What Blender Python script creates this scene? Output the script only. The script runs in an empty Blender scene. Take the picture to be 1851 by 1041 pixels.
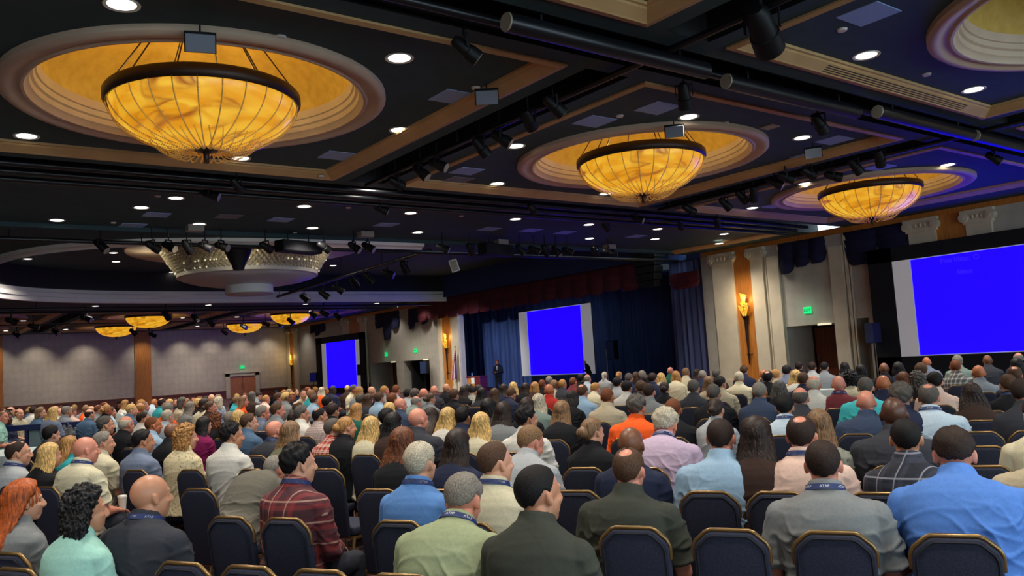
import bpy, bmesh, math, random
import numpy as np
from mathutils import Vector, Matrix

C = bpy.context.scene.collection
S = bpy.context.scene

# ------------------------------------------------------------------ camera
IW, IH, FPX = 1851.0, 1041.0, 1495.8
PIT, ROL, YAW, CZ = 0.0870, -0.0623, 0.9214, 1.75
fw = np.array([math.cos(PIT)*math.cos(YAW), math.cos(PIT)*math.sin(YAW), math.sin(PIT)])
r0 = np.cross(fw, [0, 0, 1]); r0 /= np.linalg.norm(r0)
u0 = np.cross(r0, fw)
rt = math.cos(ROL)*r0 + math.sin(ROL)*u0
up = -math.sin(ROL)*r0 + math.cos(ROL)*u0
cd = bpy.data.cameras.new('camera'); cam = bpy.data.objects.new('camera', cd); C.objects.link(cam)
cd.sensor_width = 36.0; cd.lens = 36.0*FPX/IW; cd.clip_start = 0.05; cd.clip_end = 300
cam.matrix_world = Matrix(((rt[0], up[0], -fw[0], 0), (rt[1], up[1], -fw[1], 0), (rt[2], up[2], -fw[2], CZ), (0, 0, 0, 1)))
S.camera = cam

# ------------------------------------------------------------------ world, exposure
wd = bpy.data.worlds.new('world'); S.world = wd; wd.use_nodes = True
wd.node_tree.nodes['Background'].inputs[0].default_value = (0.48, 0.64, 0.74, 1)
wd.node_tree.nodes['Background'].inputs[1].default_value = 5.5
S.view_settings.view_transform = 'Standard'; S.view_settings.look = 'None'
S.view_settings.exposure = 0.0; S.view_settings.gamma = 1.0; S.view_settings.use_curve_mapping = False
S.cycles.use_denoising = True
S.cycles.max_bounces = 5; S.cycles.diffuse_bounces = 3; S.cycles.glossy_bounces = 2
S.cycles.transmission_bounces = 3; S.cycles.transparent_max_bounces = 6
S.cycles.caustics_reflective = False; S.cycles.caustics_refractive = False
S.cycles.sample_clamp_indirect = 4.0

DOWN_W = 800.0        # watts of one downlight
BOWL_E = 0.86          # chandelier bowl brightness
ZC = CZ + 4.2         # height of the ceiling beams
XW = 28.8             # wall with the stage
YW = 72.0             # far wall
ROWYAW = math.radians(29.0)

def ray(x, y):
    return fw*FPX + rt*(x - IW/2) - up*(y - IH/2)
def on_z(x, y, z):
    d = ray(x, y); t = (z - CZ)/d[2]; return Vector((d[0]*t, d[1]*t, z))
def on_x(x, y, X=XW):
    d = ray(x, y); t = X/d[0]; return Vector((X, d[1]*t, CZ + d[2]*t))
def on_y(x, y, Y=YW):
    d = ray(x, y); t = Y/d[1]; return Vector((d[0]*t, Y, CZ + d[2]*t))

rnd = random.Random(7)
def lin(c):
    return tuple(((v/255.0)/12.92 if v/255.0 <= 0.04045 else ((v/255.0 + 0.055)/1.055)**2.4) for v in c[:3])

# ------------------------------------------------------------------ materials
class NT:
    def __init__(s, name):
        s.m = bpy.data.materials.new(name); s.m.use_nodes = True
        s.t = s.m.node_tree; s.b = s.t.nodes['Principled BSDF']
    def n(s, typ, **kw):
        o = s.t.nodes.new(typ)
        for k, v in kw.items():
            if k in o.inputs: o.inputs[k].default_value = v
            else: setattr(o, k, v)
        return o
    def l(s, a, b): s.t.links.new(a, b)
def mat(name, col, rough=0.6, metal=0.0, emit=None, es=0.0, spec=0.5, linear=False):
    k = NT(name); c = col if linear else lin(col)
    k.b.inputs['Base Color'].default_value = (*c, 1); k.b.inputs['Roughness'].default_value = rough
    k.b.inputs['Metallic'].default_value = metal; k.b.inputs['Specular IOR Level'].default_value = spec
    if emit is not None:
        k.b.inputs['Emission Color'].default_value = (*lin(emit), 1); k.b.inputs['Emission Strength'].default_value = es
    return k.m
def noise_mat(name, c1, c2, scale=5.0, stretch=(1, 1, 1), rough=0.7, bump=0.0, detail=4.0, lo=0.35, hi=0.65, metal=0.0, spec=0.4):
    k = NT(name); tc = k.n('ShaderNodeTexCoord'); mp = k.n('ShaderNodeMapping'); mp.inputs['Scale'].default_value = stretch
    nz = k.n('ShaderNodeTexNoise', Scale=scale, Detail=detail); rp = k.n('ShaderNodeValToRGB')
    rp.color_ramp.elements[0].position = lo; rp.color_ramp.elements[1].position = hi
    rp.color_ramp.elements[0].color = (*lin(c1), 1); rp.color_ramp.elements[1].color = (*lin(c2), 1)
    k.l(tc.outputs['Object'], mp.inputs[0]); k.l(mp.outputs[0], nz.inputs['Vector']); k.l(nz.outputs['Fac'], rp.inputs[0])
    k.l(rp.outputs[0], k.b.inputs['Base Color']); k.b.inputs['Roughness'].default_value = rough
    k.b.inputs['Metallic'].default_value = metal; k.b.inputs['Specular IOR Level'].default_value = spec
    if bump:
        bp = k.n('ShaderNodeBump', Strength=bump, Distance=0.01); k.l(nz.outputs['Fac'], bp.inputs['Height']); k.l(bp.outputs[0], k.b.inputs['Normal'])
    return k.m

M = {}
M['ceiling'] = noise_mat('ceiling_paint', (48, 70, 73), (53, 76, 79), 3.0, rough=0.75)
M['slot'] = mat('slot_black', (14, 14, 16), 0.7)
M['trim'] = noise_mat('tan_moulding', (188, 152, 100), (198, 162, 110), 2.0, rough=0.55)
M['ringm'] = noise_mat('plaster_ring', (196, 172, 148), (206, 182, 156), 2.0, rough=0.6)
M['gold'] = noise_mat('gold_dome_plaster', (196, 160, 70), (212, 176, 84), 6.0, rough=0.65, bump=0.2)
M['bronze'] = mat('dark_bronze', (52, 38, 30), 0.4, 0.6)
M['bead'] = mat('amber_glass_bead', (226, 190, 120), 0.15, 0.0, spec=0.8)
M['black'] = mat('black_metal', (11, 11, 13), 0.55, 0.0, spec=0.3)
M['blackgloss'] = mat('black_gloss_tube', (22, 23, 27), 0.34, 0.2)
M['blackcloth'] = mat('black_cloth', (14, 14, 20), 0.9)
M['lens'] = mat('pale_lens', (150, 138, 120), 0.4)
M['panel'] = mat('blue_grey_panel', (150, 180, 226), 0.6)
M['greypanel'] = mat('grey_panel', (118, 124, 136), 0.6)
M['white'] = mat('white_paint', (215, 210, 200), 0.5)
M['lamp'] = mat('lamp_glow', (255, 250, 235), 0.5, emit=(255, 250, 232), es=6.0)
M['lampdim'] = mat('lamp_dim', (240, 232, 205), 0.5, emit=(240, 228, 190), es=0.75)
M['cove'] = noise_mat('cove_white', (226, 222, 214), (234, 230, 222), 1.0, rough=0.6)
M['crystal'] = mat('crystal_tier', (226, 218, 190), 0.35, spec=0.8)
M['drum'] = noise_mat('bead_drum', (232, 228, 216), (242, 238, 228), 60.0, rough=0.45, bump=0.3)
M['wood'] = noise_mat('honey_wood', (176, 106, 42), (198, 128, 58), 6.0, (3, 3, 0.25), rough=0.4)
M['doorwood'] = noise_mat('red_brown_door', (104, 54, 34), (124, 68, 44), 6.0, (3, 3, 0.25), rough=0.4)
M['frame'] = noise_mat('stone_trim', (200, 188, 162), (210, 198, 172), 2.0, rough=0.6)
M['navyv'] = noise_mat('navy_velvet', (18, 19, 50), (25, 26, 62), 3.0, rough=0.85)
M['burg'] = noise_mat('burgundy_velvet', (72, 18, 30), (94, 27, 38), 3.0, rough=0.7)
M['bluecurt'] = noise_mat('blue_curtain', (36, 56, 104), (48, 72, 126), 2.0, (4, 4, 0.3), rough=0.75)
M['greycurt'] = noise_mat('grey_blue_curtain', (70, 76, 116), (84, 90, 130), 2.0, (4, 4, 0.3), rough=0.8)
M['fascia'] = mat('fascia_navy', (38, 58, 104), 0.7)
M['screen'] = mat('projection_white', (190, 190, 190), 0.8, emit=(150, 146, 150), es=0.5)
M['slide'] = mat('slide_blue', (10, 0, 60), 0.8, emit=(9, 0, 255), es=5.0)
M['slidetext'] = mat('slide_text', (20, 10, 70), 0.8, emit=(20, 9, 255), es=5.0)
M['exit'] = mat('exit_green', (20, 160, 90), 0.5, emit=(10, 225, 120), es=1.0)
M['exitdark'] = mat('exit_dark', (8, 70, 45), 0.5)
M['amber'] = None
M['goldm'] = mat('brass_frame', (132, 104, 66), 0.32, 0.75)
M['cup'] = mat('paper_cup', (214, 206, 194), 0.6)
M['linen'] = noise_mat('pale_linen', (176, 186, 184), (190, 200, 198), 4.0, rough=0.85)
M['navyplastic'] = mat('navy_rail', (22, 34, 84), 0.4)
M['phone'] = mat('phone_glow', (60, 170, 220), 0.4, emit=(70, 190, 230), es=0.8)
M['paper'] = mat('paper', (220, 220, 215), 0.8)
M['maroon'] = mat('maroon_podium', (96, 28, 34), 0.5)

def wallpaper(name, c1, c2, sc):
    k = NT(name); tc = k.n('ShaderNodeTexCoord'); mp = k.n('ShaderNodeMapping'); mp.inputs['Scale'].default_value = (sc, sc, sc*0.8)
    v = k.n('ShaderNodeTexVoronoi', Scale=1.0, Randomness=0.35); v2 = k.n('ShaderNodeTexNoise', Scale=4.0, Detail=3.0)
    mx = k.n('ShaderNodeMath', operation='MULTIPLY'); rp = k.n('ShaderNodeValToRGB')
    rp.color_ramp.elements[0].position = 0.12; rp.color_ramp.elements[1].position = 0.42
    rp.color_ramp.elements[0].color = (*lin(c1), 1); rp.color_ramp.elements[1].color = (*lin(c2), 1)
    k.l(tc.outputs['Object'], mp.inputs[0]); k.l(mp.outputs[0], v.inputs['Vector']); k.l(mp.outputs[0], v2.inputs['Vector'])
    k.l(v.outputs['Distance'], mx.inputs[0]); k.l(v2.outputs['Fac'], mx.inputs[1]); k.l(mx.outputs[0], rp.inputs[0])
    k.l(rp.outputs[0], k.b.inputs['Base Color']); k.b.inputs['Roughness'].default_value = 0.7
    return k.m
M['wallp'] = wallpaper('damask_wallpaper', (196, 184, 166), (182, 170, 152), 2.2)
M['wallp2'] = wallpaper('beige_wall', (182, 176, 162), (172, 166, 152), 2.2)
def carpet():
    k = NT('patterned_carpet'); tc = k.n('ShaderNodeTexCoord'); mp = k.n('ShaderNodeMapping'); mp.inputs['Scale'].default_value = (1.0, 1.0, 1.0)
    w = k.n('ShaderNodeTexWave', Scale=3.2, Distortion=9.0, Detail=2.0); v = k.n('ShaderNodeTexVoronoi', Scale=7.0)
    ad = k.n('ShaderNodeMath', operation='ADD'); rp = k.n('ShaderNodeValToRGB'); rp.color_ramp.interpolation = 'CONSTANT'
    e = rp.color_ramp.elements; e[0].position = 0.0; e[0].color = (*lin((36, 18, 20)), 1); e[1].position = 0.45; e[1].color = (*lin((120, 62, 30)), 1)
    for pos, c in ((0.75, (58, 28, 26)), (1.0, (150, 100, 48)), (1.2, (40, 24, 40))):
        q = e.new(min(pos, 1.0)*0.8); q.color = (*lin(c), 1)
    mm = k.n('ShaderNodeMath', operation='MULTIPLY'); mm.inputs[1].default_value = 0.62
    k.l(tc.outputs['Object'], mp.inputs[0]); k.l(mp.outputs[0], w.inputs['Vector']); k.l(mp.outputs[0], v.inputs['Vector'])
    k.l(w.outputs['Fac'], ad.inputs[0]); k.l(v.outputs['Distance'], ad.inputs[1]); k.l(ad.outputs[0], mm.inputs[0]); k.l(mm.outputs[0], rp.inputs[0])
    k.l(rp.outputs[0], k.b.inputs['Base Color']); k.b.inputs['Roughness'].default_value = 0.95
    return k.m
M['carpet'] = carpet()
def alabaster(name, es, c_hi=(250, 196, 56), c_mid=(230, 154, 16), c_lo=(150, 66, 8)):
    k = NT(name); tc = k.n('ShaderNodeTexCoord'); mp = k.n('ShaderNodeMapping'); mp.inputs['Scale'].default_value = (1.0, 1.0, 3.0)
    nz = k.n('ShaderNodeTexNoise', Scale=1.3, Detail=3.0, Distortion=1.2); vn = k.n('ShaderNodeTexNoise', Scale=0.55, Detail=2.5, Distortion=1.6); sel = k.n('ShaderNodeTexNoise', Scale=0.8, Detail=1.0)
    rp = k.n('ShaderNodeValToRGB'); e = rp.color_ramp.elements
    e[0].position = 0.36; e[0].color = (*lin(c_mid), 1); e[1].position = 0.62; e[1].color = (*lin(c_hi), 1)
    ve = k.n('ShaderNodeValToRGB'); f = ve.color_ramp.elements
    f[0].position = 0.43; f[0].color = (0, 0, 0, 1); f[1].position = 0.475; f[1].color = (1, 1, 1, 1); q = f.new(0.54); q.color = (0, 0, 0, 1)
    sr = k.n('ShaderNodeMapRange'); sr.inputs[1].default_value = 0.36; sr.inputs[2].default_value = 0.54; k.l(mp.outputs[0], sel.inputs['Vector']); k.l(sel.outputs['Fac'], sr.inputs[0])
    mm = k.n('ShaderNodeMath', operation='MULTIPLY'); mx = k.n('ShaderNodeMix', data_type='RGBA'); mx.inputs[7].default_value = (*lin(c_lo), 1)
    k.l(tc.outputs['Object'], mp.inputs[0]); k.l(mp.outputs[0], nz.inputs['Vector']); k.l(mp.outputs[0], vn.inputs['Vector'])
    k.l(nz.outputs['Fac'], rp.inputs[0]); k.l(vn.outputs['Fac'], ve.inputs[0]); k.l(ve.outputs[0], mm.inputs[0]); k.l(sr.outputs[0], mm.inputs[1])
    k.l(mm.outputs[0], mx.inputs[0]); k.l(rp.outputs[0], mx.inputs[6])
    k.l(mx.outputs[2], k.b.inputs['Emission Color']); k.b.inputs['Emission Strength'].default_value = es
    k.b.inputs['Base Color'].default_value = (*lin((150, 110, 60)), 1); k.b.inputs['Roughness'].default_value = 0.3
    return k.m
M['bowl'] = alabaster('alabaster_bowl', BOWL_E)
M['amber'] = alabaster('amber_sconce_glass', 1.0, (255, 214, 60), (240, 170, 20), (190, 110, 10))

# ------------------------------------------------------------------ mesh builder
class MB:
    def __init__(s): s.v = []; s.f = []; s.mi = []; s.cur = 0
    def add(s, vs, fs):
        o = len(s.v); s.v += [tuple(v) for v in vs]; s.f += [tuple(i + o for i in f) for f in fs]; s.mi += [s.cur]*len(fs); return s
    def box(s, x0, y0, z0, x1, y1, z1):
        return s.add([(x0, y0, z0), (x1, y0, z0), (x1, y1, z0), (x0, y1, z0), (x0, y0, z1), (x1, y0, z1), (x1, y1, z1), (x0, y1, z1)],
                     [(0, 3, 2, 1), (4, 5, 6, 7), (0, 1, 5, 4), (1, 2, 6, 5), (2, 3, 7, 6), (3, 0, 4, 7)])
    def quad(s, a, b, c, d): return s.add([a, b, c, d], [(0, 1, 2, 3)])
    def loft(s, rings, cap=True, closed=True):
        n = len(rings[0]); vs = [tuple(q) for r in rings for q in r]; fs = []
        for i in range(len(rings) - 1):
            for j in range(n if closed else n - 1):
                k = (j + 1) % n; fs.append((i*n + j, i*n + k, (i + 1)*n + k, (i + 1)*n + j))
        if cap: fs.append(tuple(reversed(range(n)))); fs.append(tuple((len(rings) - 1)*n + j for j in range(n)))
        return s.add(vs, fs)
    def lathe(s, prof, seg=32, c=(0, 0, 0), cap=False):
        return s.loft([[(c[0] + r*math.cos(2*math.pi*j/seg), c[1] + r*math.sin(2*math.pi*j/seg), c[2] + z) for j in range(seg)] for r, z in prof], cap)
    def tube(s, pts, rad, seg=10, cap=True):
        pts = [Vector(q) for q in pts]; rad = rad if hasattr(rad, '__len__') else [rad]*len(pts); rings = []; ref = None
        for i, q in enumerate(pts):
            t = (pts[min(i + 1, len(pts) - 1)] - pts[max(i - 1, 0)]).normalized()
            if ref is None:
                ref = Vector((0, 0, 1)) if abs(t.z) < 0.9 else Vector((1, 0, 0))
            a = t.cross(ref).normalized(); b = a.cross(t).normalized(); ref = b
            rings.append([q + a*(rad[i]*math.cos(2*math.pi*j/seg)) + b*(rad[i]*math.sin(2*math.pi*j/seg)) for j in range(seg)])
        return s.loft(rings, cap)
    def ball(s, c, r, seg=16, rings=10, M3=None):
        r = r if hasattr(r, '__len__') else (r, r, r); vs = []; fs = []
        for i in range(rings + 1):
            th = math.pi*i/rings
            for j in range(seg):
                ph = 2*math.pi*j/seg
                v = Vector((r[0]*math.sin(th)*math.cos(ph), r[1]*math.sin(th)*math.sin(ph), r[2]*math.cos(th)))
                if M3 is not None: v = M3 @ v
                vs.append((v.x + c[0], v.y + c[1], v.z + c[2]))
        for i in range(rings):
            for j in range(seg):
                k = (j + 1) % seg; fs.append((i*seg + j, (i + 1)*seg + j, (i + 1)*seg + k, i*seg + k))
        return s.add(vs, fs)
    def prism(s, poly, axis, a0, a1):
        # polygon in the two other axes, extruded along axis from a0 to a1
        def P(u, v, w): return {'x': (w, u, v), 'y': (u, w, v), 'z': (u, v, w)}[axis]
        n = len(poly); vs = [P(u, v, a0) for u, v in poly] + [P(u, v, a1) for u, v in poly]
        fs = [tuple(range(n)), tuple(reversed(range(n, 2*n)))] + [(j, j + n, (j + 1) % n + n, (j + 1) % n) for j in range(n)]
        return s.add(vs, fs)
    def mesh(s, name, mats, smooth=False, bevel=0.0, fixn=True):
        me = bpy.data.meshes.new(name); me.from_pydata(s.v, [], s.f); me.validate()
        mats = mats if isinstance(mats, (list, tuple)) else [mats]
        for m in mats: me.materials.append(m)
        if len(mats) > 1 and len(me.polygons) == len(s.mi): me.polygons.foreach_set('material_index', s.mi)
        if fixn or bevel:
            bm = bmesh.new(); bm.from_mesh(me); bmesh.ops.remove_doubles(bm, verts=bm.verts, dist=1e-5)
            bmesh.ops.recalc_face_normals(bm, faces=bm.faces)
            if bevel:
                es = [e for e in bm.edges if len(e.link_faces) == 2 and e.calc_face_angle(0) > 0.5]
                bmesh.ops.bevel(bm, geom=es, offset=bevel, segments=2, affect='EDGES', profile=0.5)
            bm.to_mesh(me); bm.free()
        if smooth:
            me.polygons.foreach_set('use_smooth', [True]*len(me.polygons))
            try: me.set_sharp_from_angle(angle=math.radians(50))
            except Exception: pass
        return me
def link(name, me, parent=None, loc=None, rot=None):
    o = bpy.data.objects.new(name, me); C.objects.link(o)
    if parent is not None: o.parent = parent
    if loc is not None: o.location = loc
    if rot is not None: o.rotation_euler = rot
    return o
def tag(o, label=None, cat=None, group=None, kind=None):
    if label: o['label'] = label
    if cat: o['category'] = cat
    if group: o['group'] = group
    if kind: o['kind'] = kind
    return o
def thing(name, label, cat, loc=(0, 0, 0), rz=0.0, group=None):
    return tag(link(name, None, None, loc, (0, 0, rz)), label, cat, group)
def struct(name, mb, mats, smooth=False, parent=None, label=None):
    o = link(name, mb.mesh(name, mats, smooth), parent)
    if parent is None: tag(o, label or None, 'room', kind='structure')
    return o
def dup(o, loc=None, rot=None, parent=None):
    c = o.copy(); C.objects.link(c)
    if parent is not None: c.parent = parent
    if loc is not None: c.location = loc
    if rot is not None: c.rotation_euler = rot
    for ch in list(o.children): dup(ch, parent=c)
    return c
def empty_light(name, typ, loc, energy, col, parent=None, **kw):
    L = bpy.data.lights.new(name, typ); L.energy = energy; L.color = col
    for k, v in kw.items(): setattr(L, k, v)
    return link(name, L, parent, loc)
# ------------------------------------------------------------------ ceiling
XC = [(-0.07, 7.83), (9.42, 17.33), (18.9, 26.8)]
YC = [(-0.8, 7.09), (8.65, 16.55), (52.3, 60.2), (61.8, 69.7)]
XSL = [(8.2, 9.05), (17.7, 18.55)]
YSL = [(7.45, 8.3), (16.95, 18.3), (50.7, 52.0), (60.6, 61.4)]
R3 = [(18.69, 24.3), (44.9, 50.3)]
DR = 2.72
xs = sorted({-10, 27.6, XW + 0.3} | {v for a in XC + XSL for v in a})
ys = sorted({-12, YW + 0.3} | {v for a in YC + YSL + R3 for v in a})
def inr(v, L): return any(a < v < b for a, b in L)
def cell(cx, cy):
    if 24.3 < cy < 44.9: return 'open', None
    if inr(cy, YSL) and cx < 28.4: return 'slot', ZC + 0.45
    if inr(cy, YC):
        if inr(cx, XC): return 'coffer', ZC + 0.12
        if inr(cx, XSL): return 'slot', ZC + 0.45
    if inr(cy, R3) and -0.07 < cx < 27.6: return 'row', ZC + 0.12
    return 'beam', ZC
ce = MB(); types = {}
def ring_fill(mb, x0, x1, y0, y1, z, R, seg=64):
    cx, cy = (x0 + x1)/2, (y0 + y1)/2; hx, hy = (x1 - x0)/2, (y1 - y0)/2; a = []; b = []
    for j in range(seg):
        t = 2*math.pi*(j + 0.5)/seg; c, s_ = math.cos(t), math.sin(t); k = 1/max(abs(c), abs(s_))
        a.append((cx + hx*c*k, cy + hy*s_*k, z)); b.append((cx + R*c, cy + R*s_, z))
    mb.add(a + b, [(j, (j + 1) % seg, seg + (j + 1) % seg, seg + j) for j in range(seg)])
    # corners of the square
    for sx in (-1, 1):
        for sy in (-1, 1):
            q = sorted(range(seg), key=lambda j: (a[j][0] - cx - sx*hx)**2 + (a[j][1] - cy - sy*hy)**2)[:2]
            mb.add([a[q[0]], a[q[1]], (cx + sx*hx, cy + sy*hy, z)], [(0, 1, 2)])
for i in range(len(xs) - 1):
    for j in range(len(ys) - 1):
        t, z = types[i, j] = cell((xs[i] + xs[i + 1])/2, (ys[j] + ys[j + 1])/2)
        if t == 'open': continue
        ce.cur = 1 if t == 'slot' else 0
        if t == 'coffer': ring_fill(ce, xs[i], xs[i + 1], ys[j], ys[j + 1], z, DR)
        else: ce.quad((xs[i], ys[j], z), (xs[i + 1], ys[j], z), (xs[i + 1], ys[j + 1], z), (xs[i], ys[j + 1], z))
for (i, j), (t, z) in list(types.items()):
    for di, dj in ((1, 0), (0, 1)):
        o = types.get((i + di, j + dj))
        if o is None or z is None or o[1] is None or abs(o[1] - z) < 1e-6: continue
        ce.cur = 1 if 'slot' in (t, o[0]) else 0
        if di: ce.quad((xs[i + 1], ys[j], z), (xs[i + 1], ys[j + 1], z), (xs[i + 1], ys[j + 1], o[1]), (xs[i + 1], ys[j], o[1]))
        else: ce.quad((xs[i], ys[j + 1], z), (xs[i + 1], ys[j + 1], z), (xs[i + 1], ys[j + 1], o[1]), (xs[i], ys[j + 1], o[1]))
# the great recess over the middle of the hall: rounded end, straight sides up to the stage wall
OC, OY0, OY1, OXR, ZR = 14.8, 24.6, 44.4, XW + 0.3, 7.35
oc = (OY0 + OY1)/2; ory = (OY1 - OY0)/2; orx = 12.2; oval = [(OXR, OY0)]
for k in range(41):
    t = math.pi/2*3 - math.pi*k/40; c, s_ = math.cos(t), math.sin(t); e = 2/3.3
    oval.append((OC - orx*abs(c)**e, oc + ory*math.copysign(abs(s_)**e, s_)))
oval.append((OXR, OY1))
ce.cur = 0
X0, Y0, Y1 = -10.0, 24.3, 44.9
outer = []
for (px, py) in oval:
    if px >= OC: outer.append((px, Y0 if py < oc else Y1))
    else:
        c, s_ = (px - OC), (py - oc); k = min((X0 - OC)/c if c < -1e-6 else 1e9, ((Y0 if s_ < 0 else Y1) - oc)/s_ if abs(s_) > 1e-6 else 1e9)
        outer.append((OC + c*k, oc + s_*k))
for k in range(len(oval) - 1):
    a, b, c, d = oval[k], oval[k + 1], outer[k + 1], outer[k]
    ce.quad((*a, ZC), (*b, ZC), (*c, ZC), (*d, ZC))
for sy in (Y0, Y1):
    q = min(range(len(outer)), key=lambda k: abs(outer[k][1] - sy) + abs(outer[k][0] - X0)*0.01 if abs(outer[k][1] - sy) < 1e-6 else 1e9)
    w = q + (-1 if sy == Y1 else 1)
    ce.add([(*outer[q], ZC), (*outer[w], ZC), (X0, sy, ZC)], [(0, 1, 2)])
ce.cur = 1
for k in range(len(oval) - 1):
    a, b = oval[k], oval[k + 1]; ce.quad((*a, ZC + 0.42), (*b, ZC + 0.42), (*b, ZR), (*a, ZR))
ce.cur = 0
ce.add([(x, y, ZR) for x, y in oval], [tuple(range(len(oval)))])
# reveal between the recessed bays and the recess edge
for y, yy in ((24.3, 24.3), (44.9, 44.9)): ce.quad((-0.07, y, ZC), (27.6, y, ZC), (27.6, yy, ZC + 0.12), (-0.07, yy, ZC + 0.12))
struct('ceiling', ce, [M['ceiling'], M['slot']])
# white lip round the recess
lip = MB(); nor = []
for k in range(len(oval)):
    a = Vector(oval[max(k - 1, 0)]); b = Vector(oval[min(k + 1, len(oval) - 1)]); d = (b - a).normalized(); nor.append(Vector((d.y, -d.x)))
prof = [(0.28, 0.0), (0.26, -0.10), (0.12, -0.14), (0.06, -0.20), (-0.02, -0.18), (-0.03, 0.02), (-0.08, 0.05), (-0.08, 0.22), (-0.02, 0.26), (-0.02, 0.42)]
sgn = 1 if (Vector(oval[20]) + nor[20] - Vector((OC, oc))).length > (Vector(oval[20]) - Vector((OC, oc))).length else -1
lip.loft([[(oval[k][0] + sgn*nor[k].x*o, oval[k][1] + sgn*nor[k].y*o, ZC + z) for o, z in prof] for k in range(1, len(oval))], cap=False, closed=False)
struct('trim_1', lip, M['cove'])
# mouldings round the coffers
TP = [(0.0, 0.0), (0.0, -0.03), (0.10, -0.045), (0.12, -0.03), (0.27, 0.05), (0.29, 0.075), (0.33, 0.08), (0.335, 0.12)]
def coffer_trim(x0, x1, y0, y1, n, sides=4):
    mb = MB(); ring = [[(x0 + o, y0 + o, ZC + z), (x1 - o, y0 + o, ZC + z), (x1 - o, y1 - o, ZC + z), (x0 + o, y1 - o, ZC + z)] for o, z in TP]
    if sides == 4: mb.loft(ring, cap=False)
    else:
        for r in ring: r.insert(0, r.pop())
        mb.loft(ring, cap=False, closed=False)
        for i in range(0): pass
    return struct('trim_%d' % n, mb, M['trim'])
tn = 2
for x0, x1 in XC:
    for y0, y1 in YC:
        if (y0 < 0 and x0 < 0): pass
        coffer_trim(x0, x1, y0, y1, tn); tn += 1
# near bay: moulding on its near side and on the side by the stage wall only
mb = MB(); (y0, y1) = R3[0]
mb.loft([[(-0.07 + 0, y0 + o, ZC + z), (27.6 - o, y0 + o, ZC + z), (27.6 - o, y1, ZC + z)] for o, z in TP], cap=False, closed=False)
struct('trim_%d' % tn, mb, M['trim']); tn += 1

# domes with their plaster rings
CHC = [((a + b)/2, (c + d)/2) for c, d in YC for a, b in XC]
dome_me = ring_me = None
for n, (cx, cy) in enumerate(CHC):
    if dome_me is None:
        d = MB(); d.lathe([(2.22*math.cos(t), 0.42 + 1.05*math.sin(t)) for t in [math.pi/2*k/14 for k in range(14)]] + [(0.01, 1.47)], 64)
        dome_me = d.mesh('ceiling_dome', M['gold'], True)
        r = MB(); r.lathe([(DR + 0.03, 0.12), (DR + 0.03, 0.04), (DR - 0.02, 0.0), (2.60, 0.0), (2.57, 0.03), (2.47, 0.045), (2.44, 0.015), (2.40, 0.02), (2.38, 0.09), (2.33, 0.12), (2.32, 0.2), (2.28, 0.22), (2.27, 0.30), (2.24, 0.31), (2.21, 0.43)], 64)
        ring_me = r.mesh('plaster_ring', M['ringm'], True)
    o = tag(link('ceiling_dome', dome_me, None, (cx, cy, ZC)), 'shallow gold dome recessed in a ceiling coffer', 'ceiling dome', kind='structure')
    link('plaster_ring', ring_me, o)

# ------------------------------------------------------------------ chandeliers
BR, BD = 1.36, 0.72
def bowl_r(d): return BR*math.sqrt(max(0.0, 1 - (d/BD)**2))**0.92
mb = MB(); mb.lathe([(BR*math.cos(t)**0.92 if t < 1.57 else 0.0, -BD*math.sin(t)) for t in [math.pi/2*k/18 for k in range(19)]], 64)
bowl_me = mb.mesh('bowl', M['bowl'], True)
mb = MB(); mb.lathe([(BR - 0.02, -0.05), (BR + 0.03, -0.07), (BR + 0.07, -0.02), (BR + 0.07, 0.09), (BR + 0.04, 0.13), (BR - 0.02, 0.12), (BR - 0.02, -0.05)], 64)
rim_me = mb.mesh('rim_band', M['bronze'], True)
mb = MB(); mb.lathe([(0.0, -BD + 0.02), (0.17, -BD + 0.0), (0.18, -BD - 0.03), (0.08, -BD - 0.05), (0.045, -BD - 0.08), (0.04, -BD - 0.2), (0.05, -BD - 0.22), (0.0, -BD - 0.23)], 24)
fin_me = mb.mesh('finial', M['bronze'], True)
mb = MB(); mb.tube([(0.5, 0, 1.42), (BR + 0.02, 0, 0.10)], 0.012, 6); rod_me = mb.mesh('suspension_rod', M['bronze'])
def octa(mb, c, r):
    x, y, z = c; mb.add([(x + r, y, z), (x, y + r, z), (x - r, y, z), (x, y - r, z), (x, y, z + r), (x, y, z - r)],
        [(0, 1, 4), (1, 2, 4), (2, 3, 4), (3, 0, 4), (1, 0, 5), (2, 1, 5), (3, 2, 5), (0, 3, 5)])
mb = MB()
for k in range(60):
    t = math.pi/2*k/60*0.985; octa(mb, ((BR + 0.03)*math.cos(t)**0.92, 0, -(BD + 0.03)*math.sin(t)), 0.0155)
strand_me = mb.mesh('bead_strand', M['bead'], fixn=False)
mb = MB()
for k in range(30):                        # a loop of beads sagging below the bowl between two strands
    u = k/29; r = 0.20 + 0.62*u; octa(mb, (r, 0.05*math.sin(u*math.pi), -BD*math.sqrt(max(0, 1 - (r/BR)**2)) - 0.02 - 0.13*math.sin(u*math.pi)), 0.014)
loop_me = mb.mesh('bead_loop', M['bead'], fixn=False)
CHLAB = {(0, 1): 'largest amber alabaster bowl chandelier, over the blonde and red-haired seats',
         (1, 1): 'amber alabaster bowl chandelier in the middle coffer before the stage',
         (2, 1): 'amber alabaster bowl chandelier beside the wall with the big blue screen',
         (2, 0): 'amber alabaster bowl chandelier half cut off by the picture edge',
         (0, 2): 'small distant bowl chandelier over the far seats', (1, 2): 'distant amber bowl chandelier before the plain beige wall panel',
         (2, 2): 'distant amber bowl chandelier beside the framed blue screen',
         (1, 3): 'farthest amber bowl chandelier close to the beige wall panel', (2, 3): 'farthest amber bowl chandelier above the wooden door'}
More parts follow.
